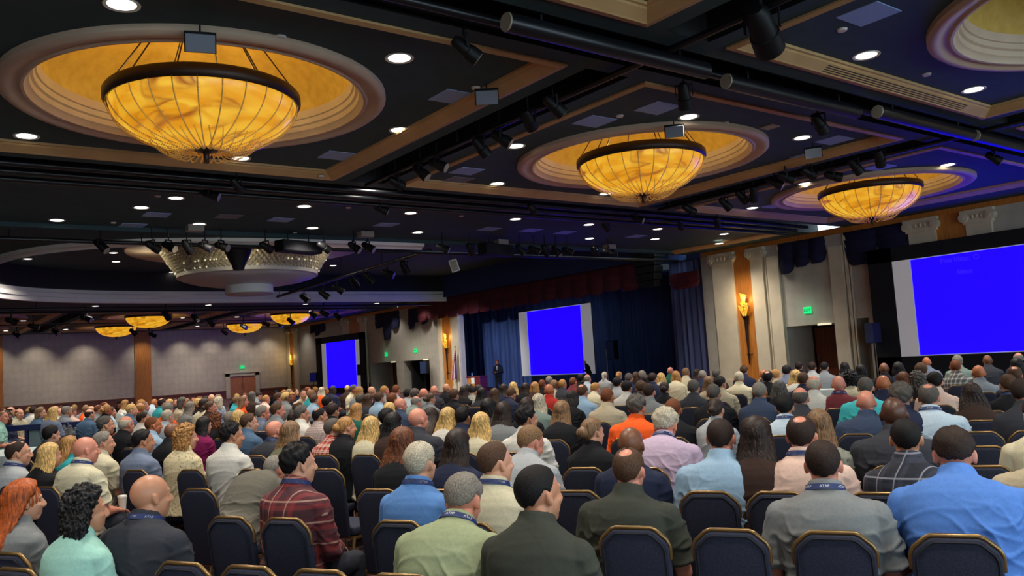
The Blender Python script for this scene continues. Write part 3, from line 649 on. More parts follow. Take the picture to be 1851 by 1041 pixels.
# ------------------------------------------------------------------ draped swags on the wall
def pleat_curtain(y0, y1, z0, z1, x, amp=0.08, period=0.32, seed=1):
    r = random.Random(seed); n = max(8, int((y1 - y0)/period*10)); mb = MB(); rows = 10; g_ = []
    ph = [r.uniform(0, 6.28) for _ in range(4)]
    for j in range(rows + 1):
        z = z1 + (z0 - z1)*j/rows
        g_.append([(x - amp*(math.sin(2*math.pi*(y0 + (y1 - y0)*i/n)/period + 1.2*math.sin(0.9*(y0 + (y1 - y0)*i/n) + ph[0]) + 0.25*j/rows*math.sin(i*0.2 + ph[2]))*(0.55 + 0.45*math.sin(0.7*i*period + ph[1])) + 0.4*math.sin(1.3*(y0 + (y1 - y0)*i/n))), y0 + (y1 - y0)*i/n, z) for i in range(n + 1)])
    mb.loft(g_, cap=False, closed=False); return mb
def swag(y0, y1, z1, drops, x, seed=0, d=0.22, notch=0.6):
    # scalloped valance: drops = depth of each scallop
    mb = MB(); n = len(drops); seg = 14; rows = 9; cols = n*seg; g_ = []
    for j in range(rows + 1):
        v = j/rows; r_ = []
        for i in range(cols + 1):
            k = min(i//seg, n - 1); u = (i - k*seg)/seg; dp = drops[k]; edge = math.sqrt(max(0.0, 1 - (2*u - 1)**4)); low = min(drops[max(k - 1, 0)], dp, drops[min(k + 1, n - 1)])*notch
            depth = low + (dp - low)*edge
            bulge = d*math.sin(math.pi*u)*(0.4 + 0.6*v) + 0.035*math.sin(v*17 + 2.2*math.cos((u - 0.5)*3.0))*v**0.3
            r_.append((x - bulge, y0 + (y1 - y0)*i/cols, z1 - depth*v))
        g_.append(r_)
    mb.loft(g_, cap=False, closed=False); return mb
def swag_thing(args, m, lab):
    o = link('draped_swag', swag(*args).mesh('draped_swag', M[m], True), None); sm = o.modifiers.new('solid', 'SOLIDIFY'); sm.thickness = 0.02
    return tag(o, lab, 'swag')
swag_thing((17.85, 19.95, 5.74, (1.0, 1.05, 1.25), XW - 0.03), 'navyv', 'dark navy draped swag above the alcove EXIT sign')
swag_thing((14.5, 17.05, 5.75, (1.05, 1.3), XW - 0.03), 'navyv', 'dark navy draped swag behind the corner of the big screen')
swag_thing((47.3, 49.9, 5.7, (1.2, 1.0, 1.4), XW - 0.03), 'navyv', 'dark navy draped swag above the EXIT sign by the lamp')
swag_thing((51.2, 54.8, 5.75, (1.3, 2.0, 1.1), XW - 0.03), 'navyv', 'longest dark navy draped swag above the doors')
swag_thing((63.6, 66.6, 5.75, (0.7, 0.95, 0.7), XW - 0.03), 'navyv', 'small dark navy swag over the framed blue screen')

# ------------------------------------------------------------------ stage
sb = MB(); sb.box(XW + 3.9, 22.5, 0, XW + 4.1, 50.5, 9); sb.box(XW + 0.3, 22.4, 0, XW + 4, 22.6, 9); sb.box(XW + 0.3, 50.3, 0, XW + 4, 50.5, 9)
struct('wall_stage_back', sb, M['blackcloth'])
sb = MB(); sb.box(XW - 0.6, 26.2, 6.05, XW + 0.3, 48.3, 7.6); sb.box(XW - 0.68, 26.2, 6.0, XW + 0.3, 48.35, 6.12); sb.box(XW - 0.2, 23.9, 5.75, XW + 0.3, 26.2, 7.6); sb.box(XW + 0.3, 22.4, 5.4, XW + 4.0, 50.4, 5.5)
struct('trim_%d' % tn, sb, M['fascia']); tn += 1
o = link('stage_curtain', pleat_curtain(33.0, 50.2, 0.05, 5.4, XW + 3.3, 0.10, 0.42, 3).mesh('stage_curtain', M['bluecurt'], True), None); tag(o, 'blue pleated stage curtain behind the standing speaker and podium', 'curtain')
o = link('stage_curtain', pleat_curtain(22.7, 33.0, 0.05, 5.4, XW + 3.3, 0.09, 0.42, 4).mesh('stage_curtain', M['bluecurt'], True), None); tag(o, 'blue pleated stage curtain beside the loudspeaker, in shade', 'curtain')
o = link('stage_curtain', pleat_curtain(23.9, 26.1, 0.05, 5.9, XW + 0.25, 0.07, 0.34, 5).mesh('stage_curtain', M['greycurt'], True), None); tag(o, 'grey-blue gathered side curtain next to the beige pilaster', 'curtain')
va = link('stage_valance', swag(26.3, 48.1, 6.0, (1.25, 1.3, 1.2, 1.28, 1.3, 1.25, 1.2, 1.3, 1.25, 1.3, 1.3, 1.28, 1.3, 1.25, 1.3, 1.3, 1.25, 1.35), XW - 0.35, d=0.2, notch=0.84).mesh('stage_valance', M['burg'], True), None)
va.modifiers.new('solid', 'SOLIDIFY').thickness = 0.02; tag(va, 'long burgundy scalloped valance over the stage', 'valance')
swag_thing((23.95, 25.7, 5.2, (0.75,), XW - 0.2), 'burg', 'single burgundy swag above the grey-blue side curtain')
# speaker cluster at the end of the valance
o = thing('speaker_cluster', 'tall dark speaker cluster hanging at the end of the burgundy valance', 'speaker', (XW - 1.2, 26.0, 5.95), math.pi)
for k in range(5):
    mb = MB(); mb.box(-0.35 + 0.05*k, -0.75 + 0.06*k, -0.3, 0.35 - 0.02*k, 0.75 - 0.06*k, 0.0); link('speaker_box', mb.mesh('speaker_box', M['black'], bevel=0.03), o, (0, 0, -0.33*k + 0.3))
mb = MB(); mb.tube([(0, 0, 0.2), (0, 0, 1.42)], 0.03, 6); link('hanger', mb.mesh('hanger', M['black']), o)

def screen_thing(P00, P10, P01, x, slide, lab, frame=0.6, cat='screen'):
    # y0 > y1: near-left edge is at larger y
    y0, y1, z0, z1 = P00[1], P10[1], P00[2], P01[2]
    o = thing('projection_screen', lab, cat, (x, (y0 + y1)/2, 0)); ym = (y0 + y1)/2
    mb = MB(); mb.box(-0.03, y1 - ym, z0, 0.0, y0 - ym, z1); link('screen_surface', mb.mesh('screen_surface', M['screen']), o)
    mb = MB(); mb.box(-0.036, slide[1] - ym, slide[2], -0.031, slide[0] - ym, slide[3]); sl = link('slide', mb.mesh('slide', M['slide']), o)
    if frame:
        mb = MB()
        mb.box(-0.04, y1 - frame - ym, 0.02, 0.12, y1 - ym, z1 + 0.5); mb.box(-0.04, y0 - ym, 0.02, 0.12, y0 + frame*1.5 - ym, z1 + 0.5)
        mb.box(-0.04, y1 - frame - ym, z1, 0.12, y0 + frame*1.5 - ym, z1 + 0.5); mb.box(-0.04, y1 - frame - ym, 0.02, 0.12, y0 + frame*1.5 - ym, z0)
        link('black_surround', mb.mesh('black_surround', M['blackcloth']), o)
    else:
        mb = MB(); mb.tube([(0.03, y0 - ym, 0.0), (0.03, y0 - ym, z1)], 0.03, 6); mb.tube([(0.03, y1 - ym, 0.0), (0.03, y1 - ym, z1)], 0.03, 6); mb.box(0.0, y1 - ym, z1 - 0.02, 0.06, y0 - ym, z1 + 0.04); link('stand', mb.mesh('stand', M['black']), o)
    return o, sl, ym
xs_ = XW - 0.45; k_ = xs_/XW
so, sl, ym = screen_thing((0, 15.3*k_, 1.03), (0, 8.3*k_, 1.03), (0, 0, 4.38), xs_, (14.62*k_, 8.9*k_, 1.06, 4.35), 'big projection screen with plain blue slide and black surround, nearest the camera')
for s_, px, sz in (('Five Ideas: O', (1735, 468), 0.24), ('Ideas', (1745, 490), 0.24)):
    P = on_x(*px, xs_); link('slide_text', text_mesh(s_, sz, M['slidetext'], 0.001, 'slide_text'), sl, (-0.04, P.y - ym, P.z), (math.pi/2, 0, -math.pi/2))
screen_thing((0, 40.3, 0.75), (0, 33.75, 0.75), (0, 0, 4.64), 31.0, (39.45, 34.6, 0.80, 4.60), 'projection screen with plain blue slide standing at the middle of the stage', frame=0)
so, sl, ym = screen_thing((0, 63.6, 0.47), (0, 56.8, 0.47), (0, 0, 4.05), XW - 0.4, (62.75, 57.45, 0.44, 4.07), 'distant projection screen with plain blue slide in a black frame', frame=0.75)
mb = MB(); mb.box(-0.05, -0.4, -0.4, -0.03, 0.35, 0.4); link('dark_patch', mb.mesh('dark_patch', M['blackcloth']), so, (0, 56.95 - ym, 1.75))
# stage lamp on the curtain behind the speaker
L = empty_light('stage_wash', 'SPOT', (17.0, 34.5, 5.9), 8500, (0.92, 0.92, 1.0), spot_size=math.radians(30), spot_blend=0.9, shadow_soft_size=0.15)
L.rotation_euler = (Vector((32.0, 44.2, 0.6)) - Vector((17.0, 34.5, 5.9))).to_track_quat('-Z', 'Y').to_euler()
L = empty_light('stage_spot', 'SPOT', (17.0, 30.0, 6.0), 1100, (1.0, 0.95, 0.9), spot_size=math.radians(13), spot_blend=0.6, shadow_soft_size=0.1)
L.rotation_euler = (Vector((25.8, 35.8, 1.3)) - Vector((17.0, 30.0, 6.0))).to_track_quat('-Z', 'Y').to_euler()
# wall washers along the beige wall, and lamps by the wood end wall
for x in (0.5, 3.5, 6.3, 9.0, 12.3, 16.5, 19.6, 22.0, 24.6, 27.0):
    L = empty_light('wall_washer', 'SPOT', (x, YW - 1.6, ZC - 0.05), 190, (1.0, 0.92, 0.82), spot_size=math.radians(90), spot_blend=0.9, shadow_soft_size=0.1); L.rotation_euler = (0.35, 0, 0)
for y in (22.9, 20.4, 47.0, 51.5, 67.5):
    L = empty_light('wall_washer', 'SPOT', (XW - 1.5, y, ZC - 0.05), 40 if y < 30 else 130, (1.0, 0.94, 0.88), spot_size=math.radians(100), spot_blend=0.9, shadow_soft_size=0.1); L.rotation_euler = (0, -0.3, 0)

# loudspeakers on the stage, stand and walls
def speaker_box(P, rz, lab, w=0.36, h=0.62, stand=0.0):
    o = thing('loudspeaker', lab, 'speaker', P, rz); mb = MB(); mb.box(-0.18, -w/2, 0, 0.18, w/2, h); link('cabinet', mb.mesh('cabinet', M['black'], bevel=0.02), o)
    mb = MB(); mb.box(0.18, -w/2 + 0.02, 0.02, 0.19, w/2 - 0.02, h - 0.02); link('grille', mb.mesh('grille', M['fascia']), o)
    if stand:
        mb = MB(); mb.tube([(0, 0, 0.0), (0, 0, -stand)], 0.025, 8)
        for k in range(3): mb.tube([(0, 0, -stand + 0.35), (0.4*math.cos(k*2.1), 0.4*math.sin(k*2.1), -stand + 0.015)], 0.014, 6)
        link('stand', mb.mesh('stand', M['black'], True), o)
P = on_x(567, 690, 28.0); speaker_box((P.x, P.y, P.z), math.pi + 0.9, 'black loudspeaker on a tall stand beside the framed screen', 0.55, 0.75, P.z)
P = on_x(1580, 620, 28.0); speaker_box((P.x, P.y, P.z), math.pi - 0.3, 'black loudspeaker on a stand before the big screen surround', 0.42, 0.72, P.z)
P = on_x(768, 675, 28.3); speaker_box((P.x, P.y, P.z), math.pi + 0.5, 'black loudspeaker on a stand before the door by the flag', 0.5, 0.8, P.z)
P = on_x(1108, 650, 30.5); speaker_box((P.x, P.y, P.z), math.pi, 'dark loudspeaker on a stand right of the middle screen, on stage'.replace('right of', 'beside'), 0.6, 1.0, P.z)
P = on_x(1097, 650, 30.3); mb = MB(); mb.tube([(0, 0, 0), (0, 0, P.z + 0.55)], 0.018, 6); mb.lathe([(0, 0), (0.18, 0), (0.18, 0.03), (0, 0.03)], 16); tag(link('light_stand', mb.mesh('light_stand', M['lens'], True), None, (P.x, P.y, 0)), 'thin pale upright stand beside the stage loudspeaker', 'stand')

# flag on its pole, podium
P = on_x(826, 690, 28.2); o = thing('flag', 'striped red, white and blue flag hanging on a pole by the stage', 'flag', (P.x, P.y, 0))
mb = MB(); mb.tube([(0, 0, 0.03), (0, 0, 2.75)], 0.02, 8); mb.lathe([(0, 0), (0.2, 0), (0.2, 0.04), (0.03, 0.08)], 16); mb.ball((0, 0, 2.8), 0.05, 10, 8); link('pole', mb.mesh('pole', M['goldm'], True), o)
def flag_mat():
    k = NT('flag_cloth'); tc = k.n('ShaderNodeTexCoord'); sp = k.n('ShaderNodeSeparateXYZ'); k.l(tc.outputs['UV'], sp.inputs[0])
    m1 = k.n('ShaderNodeMath', operation='MULTIPLY'); m1.inputs[1].default_value = 6.5; fr = k.n('ShaderNodeMath', operation='FRACT'); gt = k.n('ShaderNodeMath', operation='GREATER_THAN'); gt.inputs[1].default_value = 0.5
    k.l(sp.outputs[0], m1.inputs[0]); k.l(m1.outputs[0], fr.inputs[0]); k.l(fr.outputs[0], gt.inputs[0])
    mx = k.n('ShaderNodeMix', data_type='RGBA'); mx.inputs[6].default_value = (*lin((190, 40, 52)), 1); mx.inputs[7].default_value = (*lin((225, 222, 220)), 1); k.l(gt.outputs[0], mx.inputs[0])
    g1 = k.n('ShaderNodeMath', operation='GREATER_THAN'); g1.inputs[1].default_value = 0.62; k.l(sp.outputs[1], g1.inputs[0]); g2 = k.n('ShaderNodeMath', operation='GREATER_THAN'); g2.inputs[1].default_value = 0.4; k.l(sp.outputs[0], g2.inputs[0])
    an = k.n('ShaderNodeMath', operation='MULTIPLY'); k.l(g1.outputs[0], an.inputs[0]); k.l(g2.outputs[0], an.inputs[1])
    v = k.n('ShaderNodeTexVoronoi', Scale=14.0, Randomness=0.0); k.l(tc.outputs['UV'], v.inputs['Vector']); lt = k.n('ShaderNodeMath', operation='LESS_THAN'); lt.inputs[1].default_value = 0.22; k.l(v.outputs['Distance'], lt.inputs[0])
    st = k.n('ShaderNodeMix', data_type='RGBA'); st.inputs[6].default_value = (*lin((34, 40, 92)), 1); st.inputs[7].default_value = (*lin((220, 220, 225)), 1); k.l(lt.outputs[0], st.inputs[0])
    m2 = k.n('ShaderNodeMix', data_type='RGBA'); k.l(an.outputs[0], m2.inputs[0]); k.l(mx.outputs[2], m2.inputs[6]); k.l(st.outputs[2], m2.inputs[7]); k.l(m2.outputs[2], k.b.inputs['Base Color']); k.b.inputs['Roughness'].default_value = 0.7
    return k.m
mb = MB(); nn, rr = 40, 24; g_ = []
for j in range(rr + 1):
    v = j/rr; sp_ = 0.10 + 0.55*v**0.8
    g_.append([(0.10*math.sin(i*0.75 + v)*v**0.5, -0.03 + sp_*(1 - i/nn)*0.9 + 0.02*math.cos(i*0.75), 2.6 - 1.75*v - 0.25*(1 - i/nn)*0.4) for i in range(nn + 1)])
mb.loft(g_, cap=False, closed=False); me = mb.mesh('flag_cloth', flag_mat(), True, fixn=False); uv = me.uv_layers.new(name='uv')
for li in me.loops:
    vi = li.vertex_index; uv.data[li.index].uv = ((vi % (nn + 1))/nn, 1 - (vi//(nn + 1))/rr)
fo = link('flag_cloth', me, o); fo.modifiers.new('solid', 'SOLIDIFY').thickness = 0.006
P = on_x(862, 690, 28.4); o = thing('podium', 'maroon wooden podium with gold front beside the flag', 'podium', (P.x, P.y, 0), math.pi + 0.25)
mb = MB(); mb.box(-0.32, -0.52, 0, 0.32, 0.52, 0.86); mb.box(-0.36, -0.56, 0.86, 0.36, 0.56, 0.94); link('body', mb.mesh('body', M['maroon'], bevel=0.02), o)
mb = MB(); mb.box(0.322, -0.48, 0.1, 0.34, 0.12, 0.84); link('front_panel', mb.mesh('front_panel', M['wood']), o); mb = MB(); mb.box(0.345, -0.14, 0.50, 0.362, 0.12, 0.85); link('white_card', mb.mesh('white_card', M['paper']), o)
mb = MB(); mb.tube([(0.1, 0.1, 0.94), (0.15, 0.1, 1.2)], 0.008, 6); link('microphone', mb.mesh('microphone', M['black']), o)
mb = MB(); mb.lathe([(0, 0), (0.035, 0), (0.035, 0.14), (0.015, 0.18), (0.015, 0.22), (0, 0.22)], 12); tag(link('water_bottle', mb.mesh('water_bottle', mat('bottle', (150, 190, 210), 0.1), True), None, (P.x - 0.05, P.y + 0.4, 0.942)), 'small clear water bottle on the maroon podium', 'bottle')
# ------------------------------------------------------------------ people: meshes
def remesh(mb, name, voxel, smooth_it, mats):
    me = mb.mesh('tmp', mats[0], fixn=True); o = bpy.data.objects.new('tmp', me); C.objects.link(o)
    m = o.modifiers.new('r', 'REMESH'); m.mode = 'VOXEL'; m.voxel_size = voxel; m.adaptivity = 0.0
    if smooth_it: q = o.modifiers.new('s', 'SMOOTH'); q.factor = 0.5; q.iterations = smooth_it
    bpy.context.view_layer.update()
    out = bpy.data.meshes.new_from_object(o.evaluated_get(bpy.context.evaluated_depsgraph_get()))
    bpy.data.objects.remove(o); bpy.data.meshes.remove(me)
    out.name = name; out.materials.clear()
    for k in mats: out.materials.append(k)
    out.polygons.foreach_set('use_smooth', [True]*len(out.polygons)); return out
def get_co(me):
    a = np.empty(len(me.vertices)*3); me.vertices.foreach_get('co', a); return a.reshape(-1, 3)
def get_no(me):
    a = np.empty(len(me.vertices)*3, dtype=np.float32); me.vertex_normals.foreach_get('vector', a); return a.reshape(-1, 3).astype(float)
def set_co(me, a): me.vertices.foreach_set('co', a.reshape(-1)); me.update()

def wrinkle(p, seed, amp):
    r = np.random.RandomState(seed); out = np.zeros(len(p))
    for k in range(9):
        d = r.normal(size=3); d[2] = abs(d[2]) + 0.8; d /= np.linalg.norm(d); f = r.uniform(45, 95); e = r.normal(size=(3, 3))
        w = np.sin(p @ e[0]*9 + r.uniform(0, 6)) + 0.7*np.sin(p @ e[1]*17 + r.uniform(0, 6))
        m = np.clip(np.sin(p @ e[2]*7 + r.uniform(0, 6)), 0, 1)**2
        out += m*(1 - np.abs(np.sin((p @ d)*f*0.5 + w)))**3
    return amp*out

def rot_y(v, a):   # positive a leans forward (+x)
    return Vector((v.x*math.cos(a) + v.z*math.sin(a), v.y, -v.x*math.sin(a) + v.z*math.cos(a)))
D = math.radians
# spine stations: length along the spine, half width, front depth, back depth
TORSO = [(-0.03, .150, .10, .11), (0.02, .182, .13, .135), (0.10, .172, .135, .115), (0.20, .160, .128, .100), (0.30, .168, .122, .108), (0.39, .184, .120, .122),
         (0.46, .190, .112, .124), (0.51, .190, .098, .118), (0.545, .176, .084, .106), (0.575, .142, .070, .092), (0.600, .098, .062, .078), (0.622, .068, .058, .066), (0.66, .056, .055, .058), (0.71, .054, .055, .056)]
class Pose:
    def __init__(s, sex='m', w=1.0, lean=0.0, slump=6.0, neck=10.0, hy=0.0, hp=0.0, arms='lap', stand=False):
        s.__dict__.update(sex=sex, w=w, lean=lean, slump=slump, neck=neck, hy=hy, hp=hp, arms=arms, stand=stand)
        s.z0 = 0.92 if stand else 0.475
    def frame(s, l):
        # integrate the spine up to length l
        p = Vector((0, 0, s.z0)); st = 0.01; q = 0.0
        def ang(u): return D(s.lean + (-8 + s.slump)*(u < 0.2) + s.slump*1.6*max(0, min(1, (u - 0.2)/0.35)) + (s.neck*max(0, min(1, (u - 0.56)/0.08)) if u > 0.56 else 0))
        while q < l - 1e-6:
            d = min(st, l - q); a = ang(q + d/2); p = p + Vector((math.sin(a), 0, math.cos(a)))*d; q += d
        a = ang(max(l, 0)); t = Vector((math.sin(a), 0, math.cos(a)))
        if l < 0: p = p + t*l
        return p, t, Vector((math.cos(a), 0, -math.sin(a)))
    def torso(s, mb, infl=0.0, lo=-1, hi=9, wf=1.0):
        R = []
        for l, a, bf, bb in TORSO:
            if l < lo or l > hi: continue
            p, t, f = s.frame(l); body = 1 if l < 0.58 else 0
            W_ = s.w if body else 1 + (s.w - 1)*0.4
            if s.sex == 'f': W_ *= {0: 0.86, 1: 0.90}[body] if l > 0.3 or not body else 1.0
            bw = 1 + (s.w - 1)*(1.5 if 0.05 < l < 0.32 else 0.9)*body
            aa = a*W_ + infl; ff = bf*bw + infl + (0.03*(s.sex == 'f') if 0.3 < l < 0.45 else 0); b2 = bb*(1 + (s.w - 1)*0.8*body) + infl
            n = 36; ring = []
            for j in range(n):
                th = 2*math.pi*j/n; c, q = math.cos(th), math.sin(th); e = 0.85
                ring.append(p + f*((ff if c > 0 else b2)*math.copysign(abs(c)**e, c)) + Vector((0, aa*math.copysign(abs(q)**e, q), 0)))
            R.append(ring)
        mb.loft(R)
    def joints(s):
        J = {}
        for sd in (-1, 1):
            p, t, f = s.frame(0.515); sw = 0.178*s.w*(0.88 if s.sex == 'f' else 1.0)
            sh = p + Vector((0, sd*sw, -0.012)) - f*0.008
            lean = s.lean + s.slump
            if s.stand and s.arms == 'front': el = sh + Vector((0.02, sd*0.07, -0.29)); wr = el + Vector((0.22, -sd*0.16, 0.03))
            elif s.stand: el = sh + Vector((-0.02, sd*0.06, -0.29)); wr = el + Vector((0.06, sd*0.0, -0.25))
            elif s.arms == 'phone': el = sh + rot_y(Vector((0.07, sd*0.045, -0.275)), D(lean*0.3)); wr = el + Vector((0.2, -sd*0.15, 0.06))
            elif s.arms == 'knee': el = sh + rot_y(Vector((0.10, sd*0.06, -0.26)), D(lean*0.2)); wr = el + Vector((0.17, -sd*0.12, -0.12))
            else: el = sh + rot_y(Vector((0.05, sd*0.055, -0.285)), D(lean*0.4)); wr = Vector((max(el.x + 0.2, 0.26), el.y - sd*0.12, 0.66 if not s.stand else el.z))
            J[sd] = (sh, el, wr)
        return J
    def head_matrix(s):
        p, t, f = s.frame(0.700); a = D(s.hp)
        Mx = Matrix.Rotation(D(s.hy), 4, 'Z') @ Matrix.Rotation(a, 4, 'Y')
        o = p + Vector((0.012, 0, 0.028)); return Matrix.Translation(o) @ Mx @ Matrix.Scale(0.94 if s.sex == 'f' else 1.0, 4)
def limb(mb, pts, rad, seg=14):
    P = []; R = []
    for i in range(len(pts) - 1):
        mb.tube([pts[i], pts[i + 1]], [rad[i], rad[i + 1]], seg)
    for q, r in zip(pts, rad): mb.ball(q, r*1.0, 14, 10)
def hand(mb, wr, el, sd, curl=1.0):
    d = (wr - el).normalized(); d = (d + Vector((0.35, 0, -0.1))).normalized(); z = Vector((0, 0, 1)); n = (z - d*z.dot(d)).normalized(); l = n.cross(d)   # l: towards +y-ish
    def P(a, b, c): return wr + d*a + l*b + n*c
    M3 = Matrix((d, l, n)).transposed(); mb.ball(P(0.045, 0, -0.004), (0.056, 0.041, 0.017), 14, 10, M3); mb.tube([wr, P(0.03, 0, 0)], [0.026, 0.026], 10)
    for k, (off, ln) in enumerate(((-0.034, 0.062), (-0.0115, 0.078), (0.0115, 0.082), (0.034, 0.070)) if sd > 0 else ((0.034, 0.062), (0.0115, 0.078), (-0.0115, 0.082), (-0.034, 0.070))):
        b0 = P(0.085, off, 0); fan = off*0.28; b1 = b0 + d*(ln*0.5) + l*fan*0.5 - n*(0.012*curl); b2 = b1 + d*(ln*0.30) + l*fan*0.4 - n*(0.020*curl); b3 = b2 + d*(ln*0.18) - n*(0.018*curl)
        mb.tube([b0 - d*0.015, b1, b2, b3], [0.0095, 0.0090, 0.0082, 0.0070], 8); mb.ball(b3, 0.0072, 8, 6)
    q = P(0.022, -sd*0.030, -0.004); q1 = q + d*0.030 - l*sd*0.024 - n*0.006; q2 = q1 + d*0.028 - l*sd*0.006 - n*0.006
    mb.tube([q, q1, q2], [0.0125, 0.0108, 0.0085], 8); mb.ball(q2, 0.0087, 8, 6)
def head_prims(mb, H):
    M3 = H.to_3x3(); T = lambda x, y, z: H @ Vector((x, y, z))
    mb.ball(T(-0.012, 0, 0.035), (0.099, 0.0775, 0.094), 32, 22, M3)
    mb.ball(T(0.028, 0, -0.025), (0.066, 0.064, 0.085), 24, 16, M3)
    mb.ball(T(0.050, 0, -0.078), (0.036, 0.040, 0.034), 20, 14, M3)
    mb.ball(T(0.000, 0, -0.050), (0.070, 0.058, 0.050), 20, 14, M3)
    mb.ball(T(0.079, 0, 0.038), (0.016, 0.050, 0.014), 16, 10, M3)          # brow
    for sd in (-1, 1):
        mb.ball(T(0.062, sd*0.036, -0.015), (0.026, 0.024, 0.020), 14, 10, M3)   # cheek bone
        mb.ball(T(0.073, sd*0.031, 0.018), (0.0145, 0.0145, 0.0145), 12, 8, M3)   # eye ball
        E = M3 @ Matrix.Rotation(sd*0.35, 3, 'Z') @ Matrix.Rotation(-0.2, 3, 'Y')
        mb.ball(T(-0.008, sd*0.0785, 0.002), (0.019, 0.0095, 0.033), 14, 10, E)   # ear
        mb.ball(T(-0.016, sd*0.086, 0.008), (0.012, 0.006, 0.026), 12, 8, E)
    mb.tube([T(0.086, 0, 0.026), T(0.102, 0, 0.0), T(0.110, 0, -0.020)], [0.009, 0.011, 0.014], 10); mb.ball(T(0.106, 0, -0.022), 0.0135, 12, 8)
    for sd in (-1, 1): mb.ball(T(0.096, sd*0.012, -0.026), 0.0095, 10, 8)
    mb.ball(T(0.082, 0, -0.053), (0.015, 0.022, 0.008), 14, 8, M3); mb.ball(T(0.080, 0, -0.066), (0.015, 0.020, 0.008), 14, 8, M3)
def tint(k, mul):          # the object's own colour times mul
    oi = k.n('ShaderNodeObjectInfo'); x = k.n('ShaderNodeMix', data_type='RGBA', blend_type='MULTIPLY'); x.inputs[0].default_value = 1.0
    k.l(oi.outputs['Color'], x.inputs[6]); x.inputs[7].default_value = (*mul, 1); return x.outputs[2]
def skin_material():
    k = NT('skin'); at = k.n('ShaderNodeAttribute', attribute_name='feat'); sp = k.n('ShaderNodeSeparateColor'); k.l(at.outputs['Color'], sp.inputs[0])
    nz = k.n('ShaderNodeTexNoise', Scale=14.0, Detail=3.0); tc = k.n('ShaderNodeTexCoord'); k.l(tc.outputs['Object'], nz.inputs['Vector'])
    m0 = k.n('ShaderNodeMix', data_type='RGBA'); k.l(tint(k, (0.9, 0.84, 0.8)), m0.inputs[6]); k.l(tint(k, (1.08, 1.06, 1.04)), m0.inputs[7]); k.l(nz.outputs['Fac'], m0.inputs[0])
    m1 = k.n('ShaderNodeMix', data_type='RGBA'); k.l(tint(k, (0.75, 0.48, 0.46)), m1.inputs[7]); k.l(m0.outputs[2], m1.inputs[6]); k.l(sp.outputs[0], m1.inputs[0])
    m2 = k.n('ShaderNodeMix', data_type='RGBA'); m2.inputs[7].default_value = (0.6, 0.58, 0.55, 1); k.l(m1.outputs[2], m2.inputs[6]); k.l(sp.outputs[1], m2.inputs[0])
    m3 = k.n('ShaderNodeMix', data_type='RGBA'); m3.inputs[7].default_value = (0.025, 0.018, 0.014, 1); k.l(m2.outputs[2], m3.inputs[6]); k.l(sp.outputs[2], m3.inputs[0])
    k.l(m3.outputs[2], k.b.inputs['Base Color']); k.b.inputs['Roughness'].default_value = 0.42; k.b.inputs['Specular IOR Level'].default_value = 0.45
    return k.m
def tinted_noise(name, m1, m2, scale, stretch, rough, bump, spec):
    k = NT(name); tc = k.n('ShaderNodeTexCoord'); mp = k.n('ShaderNodeMapping'); mp.inputs['Scale'].default_value = stretch; nz = k.n('ShaderNodeTexNoise', Scale=scale, Detail=3.0)
    k.l(tc.outputs['Object'], mp.inputs[0]); k.l(mp.outputs[0], nz.inputs['Vector']); mr = k.n('ShaderNodeMapRange'); mr.inputs[1].default_value = 0.3; mr.inputs[2].default_value = 0.7; k.l(nz.outputs['Fac'], mr.inputs[0])
    x = k.n('ShaderNodeMix', data_type='RGBA'); k.l(mr.outputs[0], x.inputs[0]); k.l(tint(k, m1), x.inputs[6]); k.l(tint(k, m2), x.inputs[7]); k.l(x.outputs[2], k.b.inputs['Base Color'])
    k.b.inputs['Roughness'].default_value = rough; k.b.inputs['Specular IOR Level'].default_value = spec
    bp = k.n('ShaderNodeBump', Strength=bump, Distance=0.004); k.l(nz.outputs['Fac'], bp.inputs['Height']); k.l(bp.outputs[0], k.b.inputs['Normal']); return k.m
SKIN = {'f': (214, 158, 128), 't': (196, 138, 106), 'p': (212, 140, 116), 'o': (186, 112, 74), 'b': (122, 78, 54), 'd': (84, 52, 38)}
M['skin'] = skin_material(); M['cloth'] = tinted_noise('cloth', (0.93,)*3, (1.06,)*3, 70.0, (1, 1, 1), 0.85, 0.15, 0.25)
M['hair_short'] = tinted_noise('short_hair', (0.45,)*3, (1.5,)*3, 1.0, (190, 190, 110), 0.62, 0.6, 0.2); M['hair_long'] = tinted_noise('long_hair', (0.4,)*3, (1.45,)*3, 1.0, (95, 95, 6), 0.5, 0.6, 0.3)

